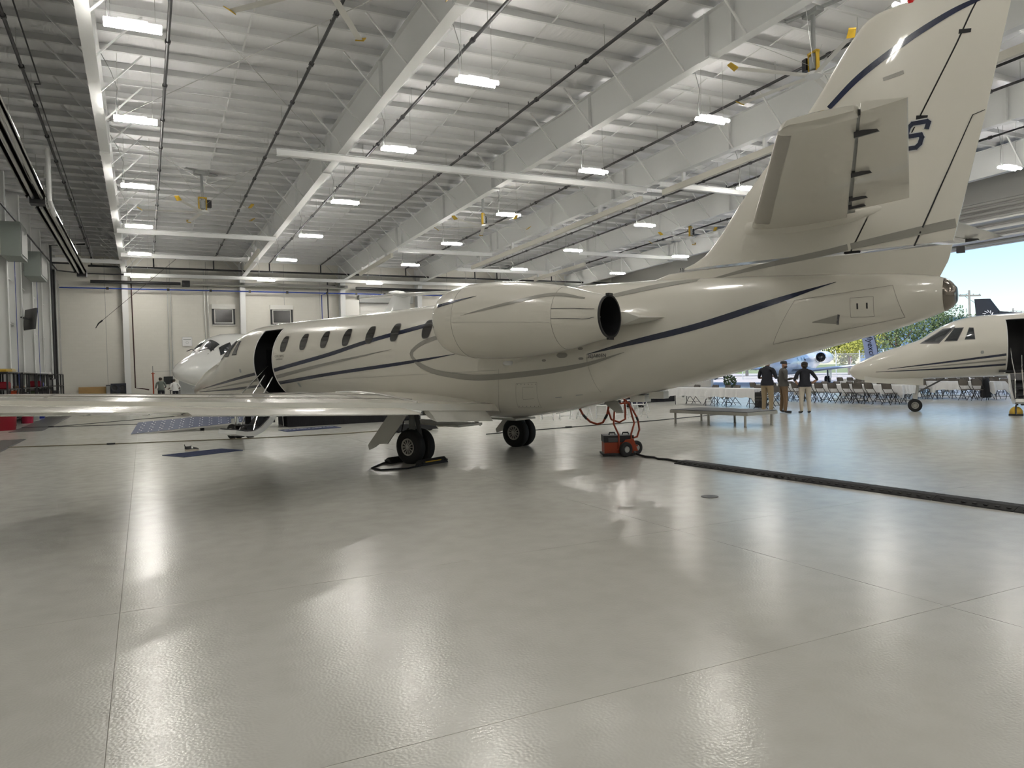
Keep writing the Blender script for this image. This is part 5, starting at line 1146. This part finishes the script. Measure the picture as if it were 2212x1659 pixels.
# single shoe
t = thing('black_shoe', 'single black sneaker with pale sole beside navy mat', 'shoe', (.98, 19.25, 0), -.15); R = []
for x, w_, h0, h1 in ((-.15, .03, .0, .05), (-.13, .042, 0, .04), (0, .048, 0, .035), (.10, .05, 0, .035), (.15, .035, .005, .035), (.165, .01, .015, .03)): R.append([(x, -w_, h0), (x, w_, h0), (x, w_ * .97, h1), (x, -w_ * .97, h1)])
MB().loft(R).build('sole', 'cream', t, 40); R = []
for x, w_, h1 in ((-.15, .03, .13), (-.12, .042, .11), (-.04, .045, .115), (-.01, .045, .125), (.05, .046, .085), (.11, .045, .07), (.155, .02, .05)): R.append([(x, w_ * math.cos(a), .035 + (h1 - .035) * max(0, math.sin(a))) for a in (PI * k / 8 for k in range(9))])
MB().loft(R).build('upper', 'black', t, 50); MB().add([(.0, -.047, .06), (.035, -.047, .055), (.035, -.03, .098), (.0, -.03, .11)], [(0, 1, 2, 3)]).build('side_tab', 'alu', t); MB().box((-.155, 0, .135), (.01, .02, .04)).build('pull_tab', 'black', t)
# floor ropes
for k, (P, lb, mt_) in enumerate([([(-3.3, 23.75), (-.83, 22.73), (2.84, 21.67), (5.03, 21.36), (9.5, 22.0)], 'thin tan rope on the floor passing the airstair foot', mat('tan_rope', (.20, .17, .11), .8)), ([(-4.2, 33.6), (-3.2, 33.16), (-.2, 32.0)], 'thin dark cord on floor left of banner panel, nearer one', 'black'), ([(-3.2, 33.16), (1.69, 37.55)], 'thin dark cord on floor left of banner panel, farther one', 'black'), ([(8.2, 18.2), (11, 18.6), (14.2, 18.9), (17.5, 19.6)], 'black cable on floor between far wheel and stage platform', 'black')]):
    t = thing('floor_rope', lb, 'rope'); MB().tube([(x, y, .014) for x, y in P], .013, 6).build('cord', mt_, t); q = P[1]; MB().tube([(q[0] - .1, q[1], .02), (q[0] + .1, q[1] - .02, .02)], .025, 6).build('weight', 'black', t)
t = thing('tow_head', 'low black tow unit with yellow cord past the wing root', 'cart', (7.0, 20.9, 0), .1); MB().prism([(-.75, .04), (.75, .04), (.6, .22), (-.5, .24)], -.3, .3, 'y').build('body', 'black', t)
for s in (-.5, .5):
    wheel(t, (s, -.25, .08), .08, .06, .03)
MB().box((-.8, 0, .1), (.14, .1, .1)).build('hitch', 'yellow', t)
t = thing('yellow_scrubber', 'small yellow floor scrubber with curved black handle at right edge', 'machine', (22.87, 12.96, 0), .5); R = []
for z, g in ((.02, 1), (.12, 1), (.2, .75), (.25, .4)): R.append([(.25 * g * math.cos(a), .17 * g * math.sin(a), z) for a in (2 * PI * k / 16 for k in range(16))])
MB().loft(R).build('body', 'yellow', t, 50); MB().span((-.27, -.18, 0), (.27, .18, .05)).build('base', 'black', t); MB().tube([(.15, 0, .2), (.0, 0, .30), (-.22, 0, .28), (-.42, 0, .05)], .022, 8).build('handle', 'black', t, 50)

# ------------------------------------------------------------------ people
def person(label, loc, rz, mats, arms, legs=None, head_turn=0., scale=1., lean=0., hair='hair', cap=False, long_hair=False, beard=False, longsleeve=False, extra=None, hips=.95):
    """faces local +y; arms = (left elbow, left wrist, left hand dir, right elbow, right wrist, right hand dir)"""
    root = thing('person', label, 'person', loc, rz)
    V, E_, RR, TG = [], [], [], []
    def v(p, r, tg, par=None):
        V.append(Vector(p)); RR.append(r if isinstance(r, tuple) else (r, r)); TG.append(tg)
        if par is not None: E_.append((par, len(V) - 1))
        return len(V) - 1
    pe = v((0, 0, .95), (.165, .12), 'pants'); wa = v((0, .0 + lean * .1, 1.10), (.155, .115), 'shirt', pe); ch = v((0, lean * .25, 1.30), (.17, .12), 'shirt', wa); sh = v((0, lean * .35, 1.42), (.12, .085), 'shirt', ch)
    nk = v((0, .01 + lean * .42, 1.50), .055, 'skin', sh); hx, hy = math.sin(head_turn), math.cos(head_turn); hb = Vector((0, .015 + lean * .5, 0))
    j = v(hb + Vector((hx * .02, hy * .02, 1.565)), .072, 'skin', nk); md = v(hb + Vector((0, 0, 1.635)), .088, 'skin', j); tp = v(hb + Vector((0, 0, 1.70)), .066, 'hairm', md)
    v(hb + Vector((hx * .108, hy * .108, 1.615)), .017, 'skin', md)
    for s in (-1, 1): v(hb + Vector((s * hy * .098, -s * hx * .098, 1.62)), .016, 'skin', md)
    lg = legs or {}
    for s in (-1, 1):
        hp = v((s * .09, 0, .90), (.105, .11), 'pants', pe); kx = lg.get(s, ((s * .105, .015, .50), (s * .115, -.02, .10)))
        kn = v(kx[0], .072, 'pants', hp); an = v(kx[1], .055, 'pants', kn); he = v((kx[1][0], kx[1][1], .05), .045, 'shoe', an); td = lg.get('toe', (0, 1)); v((kx[1][0] + td[0] * .19 + s * .02, kx[1][1] + td[1] * .19, .035), (.038, .03), 'shoe', he)
    for s, (el, wr, hd) in ((-1, arms[0:3]), (1, arms[3:6])):
        a = v((s * .185, lean * .3, 1.40), .068, 'shirt', sh); e = v(el, .047, 'shirt', a)
        if not longsleeve:
            TG[e] = 'shirt'; m1 = v(tuple(Vector(el) * .85 + Vector(wr) * .15), .043, 'skin', e)
        else: m1 = v(tuple(Vector(el) * .5 + Vector(wr) * .5), .042, 'shirt', e)
        w_ = v(wr, .029, 'skin', m1); d = Vector(hd).normalized(); pm_ = v(Vector(wr) + d * .075, (.038, .022), 'skin', w_)
        side = d.cross(Vector((0, 0, 1))) if abs(d.z) < .8 else d.cross(Vector((0, 1, 0))); side.normalize(); dn = side.cross(d)
        for k, (o_, L_) in enumerate(((-.030, .062), (-.010, .075), (.010, .07), (.029, .055))):
            k1 = v(Vector(wr) + d * .105 + side * o_, .0095, 'skin', pm_); v(Vector(wr) + d * (.105 + L_ * .55) + side * o_ + dn * .006, .0085, 'skin', k1); v(Vector(wr) + d * (.105 + L_) + side * o_ + dn * .022, .0075, 'skin', len(V) - 1)
        k1 = v(Vector(wr) + d * .045 + side * .04 * s, .0105, 'skin', w_); v(Vector(wr) + d * .085 + side * .058 * s + dn * .01, .009, 'skin', k1)
    me = bpy.data.meshes.new('body'); me.from_pydata([tuple(p) for p in V], E_, []); o = bpy.data.objects.new('body', me); COL.objects.link(o)
    o.modifiers.new('skin', 'SKIN'); 
    sd_ = me.skin_vertices[0].data
    for i, r_ in enumerate(RR): sd_[i].radius = r_; sd_[i].use_root = (i == 0)
    ss = o.modifiers.new('sub', 'SUBSURF'); ss.levels = 2; ss.render_levels = 2
    dg = bpy.context.evaluated_depsgraph_get(); nm = bpy.data.meshes.new_from_object(o.evaluated_get(dg)); bpy.data.objects.remove(o)
    order = ['skin', 'shirt', 'pants', 'shoe', 'hairm']; mm = {'skin': mats[0], 'shirt': mats[1], 'pants': mats[2], 'shoe': mats[3], 'hairm': hair if not cap else mats[0]}
    nm.materials.clear()
    for q in order: nm.materials.append(M[mm[q]])
    segs = [(V[a], V[b], TG[b] if TG[a] != 'pants' or TG[b] != 'shirt' else 'shirt', TG[a], max(RR[a]), max(RR[b])) for a, b in E_]
    for p in nm.polygons:
        c = p.center; best = None
        for a, b, tb, ta, ra_, rb_ in segs:
            ab = b - a; t_ = max(0, min(1, (c - a).dot(ab) / max(ab.length_squared, 1e-9))); dd = (a + ab * t_ - c).length / (ra_ + (rb_ - ra_) * t_)
            if best is None or dd < best[0]: best = (dd, tb if t_ > .5 else ta)
        tg = best[1]
        if tg in ('shirt', 'pants') and c.z < hips and abs(c.x) < .24 and c.z > .2 and tg == 'shirt' and c.z < .9: tg = 'shirt'
        p.material_index = order.index(tg); p.use_smooth = True
    nm.name = 'body'; bo = bpy.data.objects.new('body', nm); COL.objects.link(bo); bo.parent = root
    # shirt hem, belt line
    hm = MB(); R = []
    for z, gx, gy in ((1.06, .172, .135), (.98, .19, .148), (.90, .195, .155), (.895, .185, .148)): R.append([(gx * math.cos(a), gy * math.sin(a) + lean * .05, z) for a in (2 * PI * k / 24 for k in range(24))])
    hm.loft(R, caps=False).build('shirt_hem', mats[1], root, 60)
    rot = Matrix.Rotation(-head_turn, 4, 'Z'); tr = Matrix.Translation(hb)
    if cap:
        MB().lathe([(.098, 0), (.102, .03), (.09, .075), (.05, .10), (.005, .105)], 20, (0, 0, 1.65)).xf(tr @ rot).build('cap_crown', 'black', root, 60)
        MB().loft([[(-.075, .085, 1.662), (0, .105, 1.668), (.075, .085, 1.662), (.075, .085, 1.655), (0, .105, 1.660), (-.075, .085, 1.655)], [(-.055, .175, 1.648), (0, .195, 1.650), (.055, .175, 1.648), (.055, .175, 1.642), (0, .195, 1.644), (-.055, .175, 1.642)]]).xf(tr @ rot).build('cap_brim', 'black', root, 60)
    else:
        h = MB(); h.ball((0, -.018, 1.655), (.098, .104, .088), 16, 10)
        if long_hair: h.ball((0, -.055, 1.60), (.085, .065, .085), 12, 8)
        h.xf(tr @ rot).build('hair', hair, root, 60)
    if beard: MB().ball((0, .045, 1.548), (.068, .06, .05), 12, 8).xf(tr @ rot).build('beard', 'beard', root, 60)
    for s in (-1, 1): MB().ball((s * .032, .088, 1.64), .009, 8, 6).xf(tr @ rot).build('eye', 'black', root, 60)
    MB().box((0, .088, 1.575), (.045, .008, .008)).xf(tr @ rot).build('mouth', 'beard', root)
    root.scale = (scale * 1.13, scale * 1.13, scale)
    return root
SK = ('skin', 'polo', 'khaki', 'shoe')
face_r = math.radians(-60)
person('man in black polo and khaki trousers standing at the stage platform corner', (19.05, 18.86, 0), math.radians(-75), ('skin', 'polo', 'khaki', 'shoe'),
       [(-.27, .02, 1.14), (-.10, .22, 1.14), (1, .2, .2), (.27, .02, 1.13), (.08, .24, 1.18), (-1, .1, .3)], scale=1.07)
p2_ = person('bearded man in grey pullover and black cap holding a white cup', (19.66, 18.72, 0), math.radians(-118), ('skin', 'greyshirt', 'tan', 'shoe'),
       [(-.27, -.03, 1.13), (-.30, .10, .90), (.05, .1, -1), (.26, .0, 1.12), (.20, .24, 1.16), (-.3, 1, .15)], legs={-1: ((-.16, .02, .50), (-.20, -.02, .10)), 1: ((.12, .02, .50), (.16, -.02, .10))}, cap=True, beard=True, longsleeve=True, head_turn=.45, scale=1.02)
ct = thing('paper_cup', 'white paper cup with lid held by the bearded man', 'cup')
hp = p2_.matrix_basis @ Vector((.20, .24, 1.16)); ca = math.radians(-118)
def pl(x, y, z, s=1.02): return Vector((19.66 + s * 1.13 * (x * math.cos(ca) - y * math.sin(ca)), 18.72 + s * 1.13 * (x * math.sin(ca) + y * math.cos(ca)), s * z))
ct.location = pl(.155, .355, 1.11); MB().lathe([(.03, 0), (.032, .004), (.042, .125), (.001, .125)], 16).build('cup', 'sign', ct, 40); MB().lathe([(.044, .12), (.045, .135), (.035, .142), (.001, .142)], 16).build('lid', 'cream', ct, 40)
person('woman in black polo and cream trousers seen from behind, hands on hips', (19.90, 18.02, 0), math.radians(-30), ('skin', 'polo', 'cream', 'shoe'),
       [(-.33, -.10, 1.13), (-.19, .05, .98), (.6, .5, -.4), (.33, -.10, 1.13), (.19, .05, .98), (-.6, .5, -.4)], long_hair=True, scale=1.0)
person('far worker in olive grey shirt with his back to the camera', (1.08, 56.3, 0), math.radians(5), ('skin2', 'teegrey', 'polo', 'shoe'),
       [(-.26, .06, 1.15), (-.24, .28, 1.05), (.1, 1, 0), (.26, .06, 1.15), (.24, .28, 1.05), (-.1, 1, 0)], lean=.35, scale=1.06)
person('far worker in white shirt bending over the tool cart', (2.0, 56.9, 0), math.radians(15), ('skin2', 'white', 'polo', 'shoe'),
       [(-.30, .08, 1.16), (-.32, .32, 1.02), (.1, 1, 0), (.30, .08, 1.16), (.30, .32, 1.02), (-.1, 1, 0)], lean=.55, scale=.98)

# ------------------------------------------------------------------ outdoors
tag(MB().span((XR + .25, -180, -.3), (420, 300, -.02)).build('ramp_apron', 'rampm', None), kind='structure')
tag(MB().span((95, -180, -.05), (420, 300, .02)).build('grass_verge', 'grass', None), kind='structure')
def tree(label, loc, h, rad, mt_, seed, n=5200, ls=.15):
    rnd = random.Random(seed); t = thing('broadleaf_tree', label, 'tree', loc, 0, 'trees beyond the airport fence')
    MB().tube([(0, 0, 0), (.1, .05, h * .25), (0, .1, h * .5), (.05, 0, h * .8)], [.22, .18, .12, .04], 8).build('trunk', 'bark', t, 50)
    for k in range(4):
        a = 2 * PI * k / 4 + seed; MB().tube([(0, .05, h * .35), (rad * .4 * math.cos(a), rad * .4 * math.sin(a), h * .55), (rad * .7 * math.cos(a), rad * .7 * math.sin(a), h * .72)], [.09, .06, .03], 6).build('branch', 'bark', t, 50)
    cl = [(Vector((rnd.uniform(-.75, .75) * rad, rnd.uniform(-.75, .75) * rad, h * rnd.uniform(.25, .9))), rnd.uniform(.35, .6) * rad) for _ in range(14)]
    b = MB()
    for i in range(n):
        c, r_ = rnd.choice(cl); d = Vector((rnd.gauss(0, 1), rnd.gauss(0, 1), rnd.gauss(0, 1))).normalized(); p = c + d * r_ * rnd.uniform(.75, 1.05)
        if p.z < h * .12: continue
        u = Vector((rnd.gauss(0, 1), rnd.gauss(0, 1), rnd.gauss(0, 1))).normalized(); w_ = u.cross(d + Vector((.01, .02, .03))).normalized(); s = ls * rnd.uniform(.6, 1.3)
        b.add([p - u * s, p - w_ * s * .55, p + u * s, p + w_ * s * .55], [(0, 1, 2, 3)])
    tag(b.build('crown', mt_, t), kind='stuff'); return t
tree('dark green tree beyond the fence left of the yellowish tree', (77, 70, 0), 7.2, 3.6, 'leaf2', 1)
tree('bright yellow-green tree beyond the fence beside the banner flag', (79, 64.5, 0), 6.6, 3.0, 'leaf1', 2)
tree('large mid-green tree beyond the fence above the right jet nose', (92, 67.5, 0), 9.0, 5.0, 'leaf3', 3, 8000)
tree('dark green tree farther right beyond the fence, next to building', (99, 65.5, 0), 8.6, 4.0, 'leaf2', 4)
tree('low dark green tree farthest left beyond the fence', (76, 79, 0), 6.4, 3.8, 'leaf2', 5)
tree('mid-green tree behind the small parked jet', (70, 84, 0), 7.0, 4.0, 'leaf3', 6)
t = thing('potted_shrub', 'small dark shrub by the doorway behind the white tables', 'shrub', (33.2, 36.0, 0)); MB().lathe([(.18, 0), (.22, .3), (.24, .32), (.2, .32)], 14).build('pot', 'dgrey', t, 40); b = MB(); rnd = random.Random(3)
for i in range(260):
    d = Vector((rnd.gauss(0, 1), rnd.gauss(0, 1), rnd.gauss(0, 1))).normalized(); p = Vector((0, 0, .62)) + d * .38; u = Vector((rnd.gauss(0, 1), rnd.gauss(0, 1), rnd.gauss(0, 1))).normalized(); w_ = u.cross(d).normalized(); b.add([p - u * .09, p - w_ * .045, p + u * .09, p + w_ * .045], [(0, 1, 2, 3)])
tag(b.build('foliage', 'leaf2', t), kind='stuff')
# fence
fn = thing('chain_link_fence', 'chain-link fence with pale posts beyond the ramp', 'fence'); A = Vector((59., 62., 0)); B = Vector((84., 46., 0))
for k in range(13):
    p = A.lerp(B, k / 12); MB().tube([p, p + Vector((0, 0, 2.55)), p + Vector((.15, .2, 2.85))], .05, 8).build('post', 'fence', fn, 40)
for z in (2.5, .1): MB().tube([A + Vector((0, 0, z)), B + Vector((0, 0, z))], .025, 6).build('rail', 'fence', fn)
MB().add([A + Vector((0, 0, .05)), B + Vector((0, 0, .05)), B + Vector((0, 0, 2.5)), A + Vector((0, 0, 2.5))], [(0, 1, 2, 3)]).build('mesh_panel', 'chainlink', fn)
t = thing('yield_sign', 'red and white triangular yield sign near the fence', 'sign', (68.5, 55.7, 0), math.radians(215)); MB().tube([(0, -.04, 0), (0, -.04, 2.1)], .03, 8).build('post', 'fence', t)
MB().prism([(-.42, 2.22), (.42, 2.22), (0, 1.5)], -.01, .01, 'y').build('plate', mat('sign_red', (.45, .06, .12), .5), t); MB().prism([(-.24, 2.12), (.24, 2.12), (0, 1.72)], .011, .02, 'y').build('plate_centre', 'sign', t)
MB().prism([(-.24, 2.12), (.24, 2.12), (0, 1.72)], -.02, -.011, 'y').build('plate_centre', 'sign', t)
# feather flag
fd = (Vector((43.95, 34.06, 0)) - Vector((0, 0, 0))).normalized(); fx = Vector((fd.y, -fd.x, 0))
t = thing('feather_flag', 'pale feather flag lettered flyexcl outside the doorway', 'flag', (43.95, 34.06, 0)); P = []
pol = [fx * .42 + Vector((0, 0, 0)), fx * .40 + Vector((0, 0, 1.6)), fx * .30 + Vector((0, 0, 2.6)), fx * .08 + Vector((0, 0, 3.5)), fx * -.22 + Vector((0, 0, 4.15)), fx * -.5 + Vector((0, 0, 4.35))]
MB().tube(pol, .022, 6).build('pole', 'black', t, 50)
lo = [fx * -.36 + Vector((0, 0, 1.0)), fx * -.42 + Vector((0, 0, 1.8)), fx * -.52 + Vector((0, 0, 2.7)), fx * -.66 + Vector((0, 0, 3.4)), fx * -.62 + Vector((0, 0, 4.0)), fx * -.52 + Vector((0, 0, 4.3))]
hi = [fx * .41 + Vector((0, 0, 1.0)), fx * .39 + Vector((0, 0, 1.8)), fx * .28 + Vector((0, 0, 2.7)), fx * .10 + Vector((0, 0, 3.4)), fx * -.15 + Vector((0, 0, 4.02)), fx * -.48 + Vector((0, 0, 4.33))]
q = MB(); Fv = lo + hi; q.add(Fv + [p + fd * .012 for p in Fv], [(i, i + 1, i + 7, i + 6) for i in range(5)] + [(i + 12, i + 13, i + 19, i + 18) for i in range(5)]); q.build('cloth', mat('flag_white_blue', (.50, .55, .72), .8), t)
text_mesh('lettering', 'flyexcl', .52, 'navy', t, basis(fx * -.10 + Vector((0, 0, 2.72)) - fd * .02, Vector((0, 0, -1)) + fx * .14, fx + Vector((0, 0, .14)), None), shear=.25)
# building, utility poles, wires
bl = thing('metal_building', 'blue-grey metal building behind the trees at right', 'building', (140, 92, 0), math.radians(-25)); MB().span((-13, -8, 0), (24, 8, 9.2)).build('wall', 'bldg', bl); MB().span((-13.3, -8.3, 9.2), (24.3, 8.3, 9.5)).build('roof', 'bldg2', bl)
for k in range(6): MB().span((-13.05, -7 + k * 2.4, 4.0), (-12.98, -5.4 + k * 2.4, 5.6)).build('window', 'ckglass', bl)
for k in range(12): MB().span((-12 + 3 * k, -8.1, 0), (-11.9 + 3 * k, -8.0, 9.2)).build('wall_rib', 'bldg2', bl)
for (x, y, h, lb) in [(109.9, 68.56, 11.7, 'weathered wooden utility pole right of the jet tail'), (147., 83.5, 10.8, 'distant utility pole with crossarm above the right jet')]:
    t = thing('utility_pole', lb, 'pole', (x, y, 0), math.radians(-26)); MB().tube([(0, 0, 0), (-.12, 0, h)], [.2, .14], 8).build('shaft', 'pole', t, 40)
    MB().span((-1.6, -.08, h - .9), (1.6, .08, h - .7)).build('crossarm', 'pole', t)
    for k in (-1.4, -.5, .5, 1.4): MB().lathe([(.05, 0), (.08, .06), (.04, .2)], 8, (k, 0, h - .7)).build('insulator', 'grey', t)
for k, (a, b_) in enumerate([((109, 69.0, 11.0), (147, 83.5, 10.3)), ((109.9, 68.5, 11.2), (70, 95, 9.6)), ((147, 83.5, 10.3), (190, 60, 10.5))]):
    t = thing('power_line', 'thin overhead wire %s' % ['between the two utility poles', 'running left from the nearer utility pole', 'running right from the distant utility pole'][k], 'wire'); a = Vector(a); b_ = Vector(b_)
    MB().tube([a.lerp(b_, q / 10) - Vector((0, 0, 1.1 * math.sin(PI * q / 10))) for q in range(11)], .03, 5).build('wire', 'black', t)
# white service vehicles far out on the ramp
for k, (x, y, lb) in enumerate([(57, 66, 'pale service van far outside beyond the front tables'), (62, 70, 'second pale service van farther outside beyond tables')]):
    t = thing('service_van', lb, 'van', (x, y, 0), .5); MB().prism([(-2.2, .4), (2.2, .4), (2.2, 1.1), (1.5, 1.25), (1.0, 1.95), (-2.2, 2.0)], -.9, .9, 'y').build('body', 'bldg2', t); MB().prism([(1.35, 1.28), (1.0, 1.85), (.3, 1.85), (.3, 1.28)], -.91, .91, 'y').build('window', 'ckglass', t)
    for sx in (-1.4, 1.4):
        for sy in (-.85, .85): wheel(t, (sx, sy, .35), .35, .22, .2)
